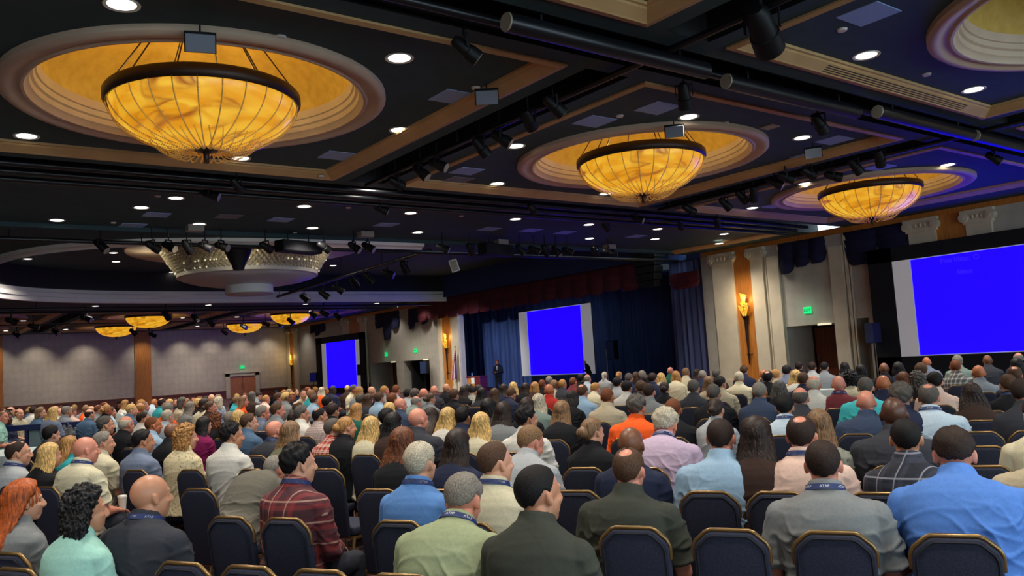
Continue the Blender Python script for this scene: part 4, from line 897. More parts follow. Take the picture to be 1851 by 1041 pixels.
def body_mesh(ps, name):
    mb = MB(); ps.torso(mb); H = ps.head_matrix(); head_prims(mb, H)
    p, t, f = ps.frame(0.62); mb.tube([p, ps.frame(0.70)[0] + t*0.02], [0.058 if ps.sex == 'm' else 0.049, 0.056 if ps.sex == 'm' else 0.046], 18)
    q = 1 + (ps.w - 1)*0.6; fs = 0.86 if ps.sex == 'f' else 1.0
    for sd, (sh, el, wr) in ps.joints().items():
        mid = sh.lerp(el, 0.35); limb(mb, [sh, mid, el, el.lerp(wr, 0.3), wr], [0.060*q*fs, 0.053*q*fs, 0.041*q*fs, 0.042*q*fs, 0.027*fs]); hand(mb, wr, el, sd)
    for a in legs(ps): limb(mb, *a)
    me = remesh(mb, name, 0.0058, 4, [M['skin']])
    # face details and colours
    co = get_co(me); n = len(co); Hi = np.array(H.inverted()); L = co @ Hi[:3, :3].T + Hi[:3, 3]
    def g(cx, cy, cz, sx, sy, sz): return np.exp(-(((L[:, 0] - cx)/sx)**2 + ((L[:, 1] - cy)/sy)**2 + ((L[:, 2] - cz)/sz)**2))
    near = (np.abs(L[:, 2]) < 0.2) & (np.abs(L[:, 0]) < 0.16)
    dx = np.zeros(n); dy = np.zeros(n)
    for sd in (-1, 1):
        dx -= 0.006*g(0.086, sd*0.015, 0.02, 0.02, 0.008, 0.010)
        dy -= sd*0.006*g(0.0, sd*0.088, 0.004, 0.012, 0.006, 0.014)
    dx -= 0.004*g(0.095, 0, -0.0595, 0.02, 0.026, 0.0028)
    L2 = L.copy(); L2[:, 0] += dx*near; L2[:, 1] += dy*near
    Hm = np.array(H); co = L2 @ Hm[:3, :3].T + Hm[:3, 3]; set_co(me, co)
    col = np.zeros((n, 4), dtype=np.float32); col[:, 3] = 1
    col[:, 0] = np.clip(g(0.095, 0, -0.0595, 0.03, 0.021, 0.011)*1.6 - 0.5, 0, 1)*near
    for sd in (-1, 1):
        col[:, 1] = np.maximum(col[:, 1], np.clip(g(0.086, sd*0.031, 0.018, 0.02, 0.013, 0.0062)*3 - 1.3, 0, 1)*near)
        col[:, 2] = np.maximum(col[:, 2], np.clip(g(0.088, sd*0.031, 0.018, 0.02, 0.0055, 0.0055)*3 - 1.2, 0, 1)*near)
        col[:, 2] = np.maximum(col[:, 2], 0.75*np.clip(g(0.088, sd*0.031, 0.040, 0.03, 0.020, 0.0052)*3 - 1.2, 0, 1)*near)
    at = me.color_attributes.new('feat', 'FLOAT_COLOR', 'POINT'); at.data.foreach_set('color', col.reshape(-1))
    return me
def legs(ps, infl=0.0):
    out = []; q = 1 + (ps.w - 1)*0.8
    for sd in (-1, 1):
        if ps.stand:
            hp = Vector((0.0, sd*0.09, ps.z0)); kn = Vector((0.02, sd*0.10, 0.50)); an = Vector((-0.02, sd*0.11, 0.09))
            out.append(([hp, hp.lerp(kn, 0.5), kn, kn.lerp(an, 0.3), an], [0.088*q + infl, 0.075*q + infl, 0.056 + infl, 0.056 + infl, 0.04 + infl*1.4]))
        else:
            rr = 0.078*q; hp = Vector((0.04, sd*0.095*q, 0.462 + rr)); kn = Vector((0.44, sd*0.13, 0.535)); an = Vector((0.40, sd*0.13, 0.10))
            out.append(([hp, hp.lerp(kn, 0.5), kn, kn.lerp(an, 0.3), an], [rr + infl, rr*0.92 + infl, 0.058 + infl, 0.056 + infl, 0.040 + infl*1.4]))
    return out
def shirt_mesh(ps, name, long_, collar=True, coat=False):
    mb = MB(); inf = 0.016 if not coat else 0.024; ps.torso(mb, inf, 0.0, 0.625); q = 1 + (ps.w - 1)*0.6; fs = 0.88 if ps.sex == 'f' else 1.0
    for sd, (sh, el, wr) in ps.joints().items():
        if long_: limb(mb, [sh, sh.lerp(el, 0.4), el, el.lerp(wr, 0.4), el.lerp(wr, 0.93)], [0.070*q*fs, 0.066*q*fs, 0.055*q*fs, 0.050*q, 0.040])
        else: mb.tube([sh.lerp(el, -0.03), sh.lerp(el, 0.4), sh.lerp(el, 0.82)], [0.066*q*fs, 0.070*q*fs, 0.070*q*fs], 18); mb.ball(sh, 0.067*q*fs, 16, 10)
        mb.tube([sh, ps.frame(0.47)[0]], [0.074*q*fs, 0.11], 16)
    if collar:
        R = []; n = 30
        for l, a, th in ((0.588, 0.096, 0.0), (0.664, 0.076, 0.0), (0.668, 0.063, 0.0), (0.600, 0.070, 0.0)):
            p, t, f = ps.frame(l); s_ = 0.9 if ps.sex == 'f' else 1.0
            R.append([p + f*(a*s_*math.cos(2*math.pi*j/n) - 0.006) + Vector((0, a*s_*math.sin(2*math.pi*j/n), 0)) + t*(-0.028*max(0, math.cos(2*math.pi*j/n))) for j in range(n)])
        R.append(R[0]); mb.loft(R, cap=False)
    me = remesh(mb, name, 0.0085, 3, [M['cloth']]); co = get_co(me); no = get_no(me)
    w = wrinkle(co, abs(hash(name)) % 1000 if False else len(name)*7 + int(ps.w*10) + int(ps.lean), 0.012); zt = ps.frame(0.56)[0].z
    m = np.clip((zt - co[:, 2])/0.10, 0.15, 1.0); co = co + no*(w*m)[:, None]; set_co(me, co); return me
def trouser_mesh(ps, name):
    mb = MB(); ps.torso(mb, 0.006, -0.5, 0.11)
    for pts, r in legs(ps, 0.014): limb(mb, pts, r)
    me = remesh(mb, name, 0.011, 3, [M['denim']]); co = get_co(me); no = get_no(me); co = co + no*wrinkle(co, 5, 0.006)[:, None]; co[:, 2] = np.maximum(co[:, 2], 0.452 if False else 0.03); set_co(me, co); return me
def shoe_mesh(ps, sd, name):
    mb = MB(); an = legs(ps)[0 if sd < 0 else 1][0][-1]; x, y = an.x, an.y
    prof = [(-0.075, 0.024, 0.055), (-0.05, 0.036, 0.075), (0.0, 0.040, 0.085), (0.06, 0.043, 0.062), (0.12, 0.047, 0.045), (0.17, 0.042, 0.036), (0.20, 0.022, 0.022)]
    mb.loft([[(x + a, y + w*math.cos(t)*1.0, 0.004 + max(0, (h*(0.5 + 0.5*math.sin(t))) if math.sin(t) > -0.3 else 0)) for t in [2*math.pi*j/16 for j in range(16)]] for a, w, h in prof])
    mb.box(x - 0.08, y - 0.038, 0.003, x - 0.01, y + 0.038, 0.022)
    return mb.mesh(name, M['shoe'], True)

# hair, in head coordinates (x forward, z up)
def sstep(a, b, x): t = max(0.0, min(1.0, (x - a)/(b - a))) if b != a else 0.0; return t*t*(3 - 2*t)
def hairline(az):      # lowest elevation that carries hair, by azimuth (degrees from the front)
    K = [(0, 48), (25, 46), (45, 36), (60, 20), (75, 8), (84, -10), (92, -12), (97, 2), (107, 3), (115, -14), (126, -30), (142, -41), (180, -46)]
    a = abs(az)
    for (x0, y0), (x1, y1) in zip(K, K[1:]):
        if x0 <= a <= x1: return y0 + (y1 - y0)*(a - x0)/(x1 - x0)
    return -46
def hair_mesh(style):
    mb = MB(); seg, rg = 72, 44; c = Vector((-0.012, 0, 0.035)); vs = []; fs = []
    rr = random.Random(sum(map(ord, style)))
    T = {'short': 0.016, 'crew': 0.008, 'buzz': 0.0035, 'fringe': 0.009, 'long': 0.016, 'wavy': 0.018, 'bob': 0.022, 'curly': 0.034, 'bun': 0.013, 'pony': 0.012, 'messy': 0.026, 'balding': 0.010}[style]
    ph = [rr.uniform(0, 6.28) for _ in range(8)]
    fem = style in ('long', 'wavy', 'bob', 'curly', 'bun', 'pony')
    def shell(az, el):
        hl = hairline(az) - (6 if fem and abs(az) > 30 else 0) + 3*math.sin(az*0.2 + ph[0])
        m = sstep(hl - 4, hl + 5, el)
        if style == 'fringe': m *= 1 - sstep(24, 38, el - 0.1*abs(abs(az) - 180)*0)
        if style == 'balding':
            d = math.degrees(math.acos(max(-1, min(1, math.sin(math.radians(el))*math.sin(math.radians(66)) + math.cos(math.radians(el))*math.cos(math.radians(66))*math.cos(math.radians(az - 180)))))); m *= sstep(16, 30, d); m *= 1 - 0.8*sstep(50, 60, el)*(abs(az) < 60)
        t = T*(0.72 + 0.28*sstep(-30, 50, el))
        if style in ('short', 'crew', 'messy'): t *= 0.5 + 0.5*sstep(-35, 25, el)
        A, E = math.radians(az), math.radians(el)
        if style in ('short', 'messy'): t *= 1 + (0.10*math.sin(13*A + 4*E + ph[1])*math.cos(7*E + ph[2]) + 0.10*math.sin(5*A + 3*math.sin(4*E) + ph[4]) + 0.07*math.sin(31*A + 9*math.sin(5*E)))*(1.9 if style == 'messy' else 1)
        if style in ('curly',): t *= 1 + 0.45*math.sin(12*A + ph[3])*math.sin(14*E + 3*math.sin(5*A)) + 0.2*math.sin(23*A + 17*E)
        if style in ('bob', 'wavy', 'long'): t *= 1 + 0.10*math.sin(26*A + 3*math.sin(4*E)) 
        return m, t
    for i in range(rg + 1):
        el = 90 - 180*i/rg
        for j in range(seg):
            az = 360*j/seg; az = az - 360 if az > 180 else az; m, t = shell(az, el)
            E, A = math.radians(el), math.radians(az); d = Vector((math.cos(E)*math.cos(A), math.cos(E)*math.sin(A), math.sin(E)))
            rx, ry, rz_ = 0.099, 0.0775, 0.094; r0 = 1/math.sqrt((d.x/rx)**2 + (d.y/ry)**2 + (d.z/rz_)**2)
            low = max(0, -d.z); r0 = r0*(1 + 0.10*low*(d.x > -0.2)); k = r0 + t*m - 0.010*(1 - m)
            vs.append(c + d*k)
    for i in range(rg):
        for j in range(seg):
            k = (j + 1) % seg; fs.append((i*seg + j, (i + 1)*seg + j, (i + 1)*seg + k, i*seg + k))
    mb.add(vs, fs)
    extra = MB()
    if style in ('long', 'wavy', 'bob', 'curly'):
        sec = {'long': [(.06, -.014, .088, .104), (0, -.028, .094, .090), (-.06, -.054, .100, .072), (-.12, -.088, .110, .062), (-.20, -.134, .118, .058), (-.30, -.166, .112, .048), (-.38, -.176, .092, .032), (-.43, -.176, .06, .014)],
               'wavy': [(.06, -.014, .090, .106), (0, -.024, .102, .094), (-.06, -.046, .118, .080), (-.13, -.084, .130, .070), (-.20, -.126, .132, .062), (-.28, -.154, .120, .050), (-.35, -.165, .085, .026)],
               'bob': [(.06, -.014, .092, .108), (0, -.022, .104, .096), (-.05, -.036, .110, .084), (-.10, -.052, .108, .068), (-.145, -.062, .094, .05), (-.165, -.062, .06, .03)],
               'curly': [(.06, -.016, .108, .116), (0, -.024, .122, .108), (-.06, -.040, .126, .094), (-.12, -.060, .116, .074), (-.155, -.066, .08, .045)]}[style]
        R = []; n = 64; prev = None; full = []
        for a, b in zip(sec, sec[1:]):
            for q in range(4): full.append([a[i] + (b[i] - a[i])*q/4 for i in range(4)])
        full.append(list(sec[-1]))
        for z, cx, aw, bd in full:
            ring = []
            for j in range(n):
                t = 2*math.pi*j/n; s_ = {'long': 0.030, 'wavy': 0.06, 'bob': 0.05, 'curly': 0.07}[style]; wob = 1 + s_*math.sin(19*t + (38*z if style != 'long' else 6*z) + 1.5*math.sin(z*20 + ph[1])) + s_*0.6*math.sin(31*t + ph[2] + 20*z*(style != 'long'))
                frontcut = (0.35 if math.cos(t) > 0.25 else 0.7 if math.cos(t) > 0 else 1.0)
                ring.append((cx + bd*math.cos(t)*wob*frontcut, aw*(1.0 + 0.14*min(1.0, max(0.0, (0.04 - z)/0.08)))*math.sin(t)*wob, z))
            R.append(ring)
        mb.loft(R)
    if style == 'bun': mb.ball((-0.125, 0, 0.02), (0.045, 0.055, 0.045), 20, 14); mb.tube([(-0.09, 0, 0.03), (-0.12, 0, 0.02)], [0.05, 0.05], 14)
    if style == 'pony': mb.tube([(-0.10, 0, 0.06), (-0.15, 0, 0.04), (-0.165, 0, -0.04), (-0.165, 0, -0.14), (-0.165, 0, -0.22)], [0.028, 0.03, 0.034, 0.028, 0.008], 14)
    if style in ('long', 'wavy', 'bob', 'curly', 'bun', 'pony'):
        me = remesh(mb, 'hair', 0.0055, 2, [M['hair_long']])
        if style in ('wavy', 'curly', 'bob', 'long'):
            co = get_co(me); no = get_no(me); ang = np.arctan2(co[:, 1], co[:, 0] + 0.05); f = {'wavy': 4, 'curly': 9, 'bob': 4, 'long': 1.5}[style]
            if style == 'curly': co += no*(0.010*np.sin(75*co[:, 0] + 3*np.sin(42*co[:, 2]))*np.sin(70*co[:, 1] + 2.5*np.sin(38*co[:, 2] + 1))*np.sin(62*co[:, 2] + 3*np.sin(50*co[:, 0])))[:, None]
            co += no*(0.003*np.sin(46*ang + f*np.sin(co[:, 2]*26) + 3*np.sin(ang*5)) + 0.0022*np.sin(83*ang + 2*f*np.sin(co[:, 2]*17 + 2)))[:, None]*np.clip((0.11 - co[:, 2])/0.05, 0, 1)[:, None]; set_co(me, co)
        return me
    return mb.mesh('hair', M['hair_short'], True, fixn=False)
HAIR = {}
def hair(style):
    if style not in HAIR: HAIR[style] = hair_mesh(style)
    return HAIR[style]
HC = {'bk': (24, 20, 20), 'db': (48, 34, 28), 'br': (80, 56, 40), 'lb': (128, 96, 66), 'bl': (206, 168, 104), 'gb': (172, 124, 70), 'au': (110, 62, 36), 'rd': (176, 84, 34), 'gy': (128, 120, 110), 'dg': (86, 80, 74), 'wh': (186, 174, 152)}
HW = {'bk': 'black', 'db': 'dark brown', 'br': 'brown', 'lb': 'light brown', 'bl': 'blonde', 'gb': 'honey blonde', 'au': 'auburn', 'rd': 'bright red', 'gy': 'grey', 'dg': 'dark grey', 'wh': 'white'}
# clothes colours and patterns
CC = {'white': (208, 204, 194), 'cream': (204, 194, 164), 'navy': (34, 40, 64), 'black': (22, 22, 26), 'charcoal': (52, 53, 60), 'grey': (124, 126, 126), 'light grey': (164, 166, 168), 'light blue': (150, 178, 202), 'pale blue': (184, 200, 212), 'denim blue': (74, 98, 124),
      'slate blue': (56, 68, 92), 'teal': (46, 150, 156), 'turquoise': (70, 190, 196), 'mint': (158, 204, 188), 'sage green': (152, 160, 124), 'olive': (112, 110, 84), 'dark olive': (58, 60, 52), 'orange': (242, 92, 30), 'lilac': (190, 168, 190), 'pale pink': (218, 184, 168), 'maroon': (112, 46, 52),
      'magenta': (124, 22, 76), 'royal blue': (82, 126, 200), 'cornflower blue': (92, 136, 196), 'grey-green': (120, 136, 128), 'dark brown': (58, 40, 34), 'beige': (178, 164, 138), 'red': (178, 46, 40), 'green': (30, 92, 74), 'blue-grey': (112, 122, 144), 'steel grey': (128, 132, 138), 'taupe grey': (98, 94, 84), 'bright blue': (52, 88, 190)}
CLM = {}
def plaid(name, base, b1, b2, line, per=0.075):
    k = NT(name); tc = k.n('ShaderNodeTexCoord'); sp = k.n('ShaderNodeSeparateXYZ'); k.l(tc.outputs['Object'], sp.inputs[0])
    def band(src, width, off=0.0):
        m = k.n('ShaderNodeMath', operation='MULTIPLY_ADD'); m.inputs[1].default_value = 1/per; m.inputs[2].default_value = off + 40; k.l(src, m.inputs[0]); f = k.n('ShaderNodeMath', operation='FRACT'); k.l(m.outputs[0], f.inputs[0])
        g = k.n('ShaderNodeMath', operation='LESS_THAN'); g.inputs[1].default_value = width; k.l(f.outputs[0], g.inputs[0]); return g.outputs[0]
    cur = None
    def mixin(fac, colr, amt):
        nonlocal cur
        x = k.n('ShaderNodeMix', data_type='RGBA'); m = k.n('ShaderNodeMath', operation='MULTIPLY'); m.inputs[1].default_value = amt; k.l(fac, m.inputs[0]); k.l(m.outputs[0], x.inputs[0])
        if cur is None: x.inputs[6].default_value = (*lin(base), 1)
        else: k.l(cur, x.inputs[6])
        x.inputs[7].default_value = (*lin(colr), 1); cur = x.outputs[2]
    yx = k.n('ShaderNodeMath', operation='ADD'); k.l(sp.outputs[0], yx.inputs[0]); k.l(sp.outputs[1], yx.inputs[1])
    mixin(band(sp.outputs[2], 0.5), b1, 0.62); mixin(band(yx.outputs[0], 0.5), b1, 0.62); mixin(band(sp.outputs[2], 0.2, 0.6), b2, 0.5); mixin(band(yx.outputs[0], 0.2, 0.6), b2, 0.5); mixin(band(sp.outputs[2], 0.07, 0.25), line, 0.7); mixin(band(yx.outputs[0], 0.07, 0.25), line, 0.7)
    k.l(cur, k.b.inputs['Base Color']); k.b.inputs['Roughness'].default_value = 0.85; return k.m
def spots(name, c1, c2, c3, scale):
    k = NT(name); tc = k.n('ShaderNodeTexCoord'); v = k.n('ShaderNodeTexVoronoi', Scale=scale); nz = k.n('ShaderNodeTexNoise', Scale=scale*0.8, Detail=2.0, Distortion=1.0); rp = k.n('ShaderNodeValToRGB'); rp.color_ramp.interpolation = 'CONSTANT'
    e = rp.color_ramp.elements; e[0].position = 0; e[0].color = (*lin(c2), 1); e[1].position = 0.42; e[1].color = (*lin(c1), 1); q = e.new(0.58); q.color = (*lin(c3), 1)
    m = k.n('ShaderNodeMath', operation='ADD'); m2 = k.n('ShaderNodeMath', operation='MULTIPLY'); m2.inputs[1].default_value = 0.62; k.l(tc.outputs['Object'], v.inputs['Vector']); k.l(tc.outputs['Object'], nz.inputs['Vector']); k.l(v.outputs['Distance'], m.inputs[0]); k.l(nz.outputs['Fac'], m.inputs[1]); k.l(m.outputs[0], m2.inputs[0]); k.l(m2.outputs[0], rp.inputs[0])
    k.l(rp.outputs[0], k.b.inputs['Base Color']); k.b.inputs['Roughness'].default_value = 0.85; return k.m
PAT = {'red and white checked': lambda: plaid('red_white_plaid', (196, 66, 40), (150, 40, 30), (235, 220, 205), (240, 230, 215), 0.06),
       'dark red plaid': lambda: plaid('dark_red_plaid', (112, 40, 46), (60, 32, 40), (150, 52, 52), (190, 150, 130), 0.13),
       'black plaid': lambda: plaid('black_grey_plaid', (36, 40, 54), (26, 28, 38), (56, 60, 76), (150, 150, 160), 0.13),
       'black and white checked': lambda: plaid('black_white_check', (150, 145, 140), (40, 38, 40), (60, 58, 60), (190, 186, 180), 0.07),
       'grey checked': lambda: plaid('grey_check', (150, 148, 138), (120, 118, 108), (90, 90, 84), (190, 186, 176), 0.05),
       'leopard print': lambda: spots('leopard_print', (200, 182, 140), (90, 66, 44), (214, 198, 160), 60),
       'floral print': lambda: spots('floral_print', (24, 24, 28), (200, 196, 190), (28, 28, 34), 26),
       'grey patterned': lambda: spots('grey_pattern', (128, 130, 118), (90, 92, 84), (150, 150, 136), 24),
       'striped': lambda: plaid('pale_stripe', (180, 160, 152), (140, 120, 116), (180, 160, 152), (210, 196, 190), 0.03)}
POSES = {'a': Pose(), 'r': Pose(hy=-30), 'l': Pose(hy=28), 'd': Pose(lean=8, slump=12, neck=16, hp=30, arms='phone'), 'D': Pose(lean=8, slump=12, neck=14, hp=22, hy=-26, arms='phone'),
         'A': Pose(w=1.18), 'R': Pose(w=1.16, hy=-24), 'N': Pose(w=1.22, lean=10, slump=13, neck=12, hp=24, arms='phone'), 'L': Pose(w=1.08, lean=36, slump=18, neck=8, hp=26, arms='knee'),
         'f': Pose('f'), 'g': Pose('f', hy=-30), 'e': Pose('f', lean=6, slump=10, neck=12, hp=24, arms='phone'), 'h': Pose('f', hy=26),
         'S': Pose(stand=True, slump=4, arms='front', hy=-12), 'B': Pose(stand=True, slump=9, lean=12, hp=8, arms='front')}
KIT = {}
def kit(v):
    if v not in KIT: KIT[v] = dict(body=body_mesh(POSES[v], 'body'), trousers=trouser_mesh(POSES[v], 'trousers'), head=POSES[v].head_matrix(), shoe=(shoe_mesh(POSES[v], -1, 'shoe'), shoe_mesh(POSES[v], 1, 'shoe')))
    return KIT[v]
def kshirt(v, long_, coat, pat=None):
    k = kit(v); q = ('s', long_, coat)
    if q not in k: k[q] = shirt_mesh(POSES[v], 'shirt' + ('l' if long_ else 's') + v, long_, True, coat)
    if pat is None: return k[q]
    if pat not in CLM: CLM[pat] = PAT[pat]()
    if q + (pat,) not in k: k[q + (pat,)] = c = k[q].copy(); c.materials.clear(); c.materials.append(CLM[pat])
    return k[q + (pat,)]
def lanyard_meshes(v):
    k = kit(v)
    if 'lan' not in k:
        ps = POSES[v]; p, t, f = ps.frame(0.618); n = 48; s_ = 0.9 if ps.sex == 'f' else 1.0; mb = MB(); ra, rz_ = 0.094*s_, 0.014
        def pt(th, h, r=0.0):   # th: 0 at the back of the neck
            c, q = math.cos(th + math.pi), math.sin(th + math.pi)
            fr = max(0, c); return p + f*((ra + r)*c - 0.004) + Vector((0, (ra + r)*q, 0)) + t*(h - 0.010*fr - 0.012*max(0, -c)*0) + t*(0.012)
        R = [[pt(2*math.pi*j/n, -rz_, 0.002), pt(2*math.pi*j/n, rz_, -0.006), pt(2*math.pi*j/n, rz_, -0.010), pt(2*math.pi*j/n, -rz_, -0.003)] for j in range(n)]; R.append(R[0])
        mb.loft(R, cap=False)
        for sd in (-1, 1):   # tails down the chest
            q0 = pt(math.pi + sd*0.5, -0.01); q1 = ps.frame(0.36)[0] + ps.frame(0.36)[2]*(0.150*ps.w) + Vector((0, sd*0.02, 0)); mb.tube([q0, q0.lerp(q1, 0.5) + f*0.03, q1], 0.006, 6)
        band = mb.mesh('lanyard', M['navyl'], True)
        tx = text_mesh('ATAP', 0.0185, M['whitel'], 0.0004); base = get_co(tx); vs = []; fs = []
        polys = [tuple(pl.vertices) for pl in tx.polygons]
        for off in (-0.92, 0.0, 0.92):
            o = len(vs)
            for x, y, z in base:
                q = pt(off + x/ra, y*0.9, 0.0022 + 0.0005 - 0.004*(0.5 + y/0.028)); vs.append(q)
            fs += [tuple(i + o for i in pl) for pl in polys]
        b2 = MB(); b2.add(vs, fs); k['lan'] = (band, b2.mesh('lettering', M['whitel'], fixn=False)); bpy.data.meshes.remove(tx)
    return k['lan']
M['navyl'] = mat('lanyard_navy', (26, 44, 96), 0.6); M['whitel'] = mat('lanyard_white', (225, 225, 225), 0.6)
M['denim'] = noise_mat('dark_trousers', (24, 26, 36), (34, 36, 48), 30, rough=0.9); M['shoe'] = mat('shoe_black', (20, 18, 18), 0.4)
JACK = ('jacket', 'suit', 'blazer', 'coat', 'cardigan')
def person(pos, yaw, v, hs, hc, sk, cloth, garment, label, near=2, lan=False, scale=1.0, group=None, hsc=1.0):
    k = kit(v); body = link('person', k['body'], None, pos, (0, 0, yaw)); body.scale = (scale,)*3
    tag(body, label, 'person', group)
    def col(o, c): o.color = (*lin(c), 1)
    col(body, SKIN[sk]); coat = garment in JACK; lng = coat or garment in ('long-sleeved shirt', 'sweater', 'blouse', 'hoodie')
    sh = link('jacket' if coat else 'shirt', kshirt(v, lng, coat, cloth if cloth in PAT else None), body); col(sh, CC.get(cloth, (128, 128, 128)))
    tr = link('trousers', k['trousers'], body)
    if hs:
        h = link('hair', hair(hs), body); h.matrix_local = k['head'] @ Matrix.Scale(hsc, 4); col(h, HC[hc])
    if near >= 2:
        for m in k['shoe']: link('shoe', m, body)
    if lan:
        b, t = lanyard_meshes(v); l = link('lanyard', b, body); link('lettering', t, l)
    return body

# ------------------------------------------------------------------ banquet chair
def chair_meshes():
    out = {}
    poly = [(-0.152, 0.0), (0.152, 0.0), (0.165, 0.36), (0.163, 0.486), (0.150, 0.514), (0.104, 0.556), (0.084, 0.565), (-0.084, 0.565), (-0.104, 0.556), (-0.150, 0.514), (-0.163, 0.486), (-0.165, 0.36)]
    a = MB(); a.prism(poly, 'x', -0.024, 0.026); out['backrest'] = a.mesh('backrest', M['chairf'], True, bevel=0.012)
    b = MB(); n = len(poly); q = [(-0.026, y*0.90, 0.03 + z*0.925) for y, z in poly]; b.tube(q + [q[0]], 0.0035, 6, False); out['piping'] = b.mesh('piping', M['chairp'])
    e = MB(); pts = [(0.0, 0.162, 0.43)] + [(0.0, y, z) for y, z in poly[3:11]] + [(0.0, -0.162, 0.43)]
    e.tube([(x, y*1.02, z + (0.007 if z > 0.45 else 0)) for x, y, z in pts], 0.0105, 8); out['frame'] = e.mesh('frame', M['goldm'], True)
    s = MB(); s.prism([(-0.20, -0.20), (0.20, -0.225), (0.235, -0.19), (0.235, 0.19), (0.20, 0.225), (-0.20, 0.20)], 'z', 0.375, 0.448); out['seat'] = s.mesh('seat', M['chairf'], True, bevel=0.018)
    r = MB(); r.prism([(-0.20, -0.205), (0.20, -0.23), (0.24, -0.195), (0.24, 0.195), (0.20, 0.23), (-0.20, 0.205)], 'z', 0.35, 0.373); out['seat_frame'] = r.mesh('seat_frame', M['goldm'], True)
    for nm, x0, x1, y in (('fl', 0.21, 0.235, 0.2), ('bl', -0.20, -0.30, 0.19)):
        for sd in (-1, 1):
            l = MB(); l.tube([(x0, sd*y, 0.36), (x1, sd*(y + 0.005), 0.0)], [0.0125, 0.0105], 10); out[nm, sd] = l.mesh('leg', M['goldm'], True)
    return out
M['chairf'] = noise_mat('navy_chair_fabric', (32, 35, 50), (40, 44, 62), 90, rough=0.8, bump=0.1, spec=0.3); M['chairp'] = mat('chair_piping', (16, 17, 26), 0.7)
CH = chair_meshes()
def chair(pos, yaw, label, group, near=2):
    o = thing('banquet_chair', label, 'chair', pos, yaw, group); tilt = (0, -0.14, 0); bp = (-0.215, 0, 0.37)
    k = link('backrest', CH['backrest'], o, bp, tilt); link('frame', CH['frame'], o, bp, tilt); link('seat', CH['seat'], o)
    if near >= 2: link('piping', CH['piping'], k)
    if near >= 1:
        link('seat_frame', CH['seat_frame'], o)
        for nm in ('fl', 'bl'):
            for sd in (-1, 1): link('leg', CH[nm, sd], o)
    return o
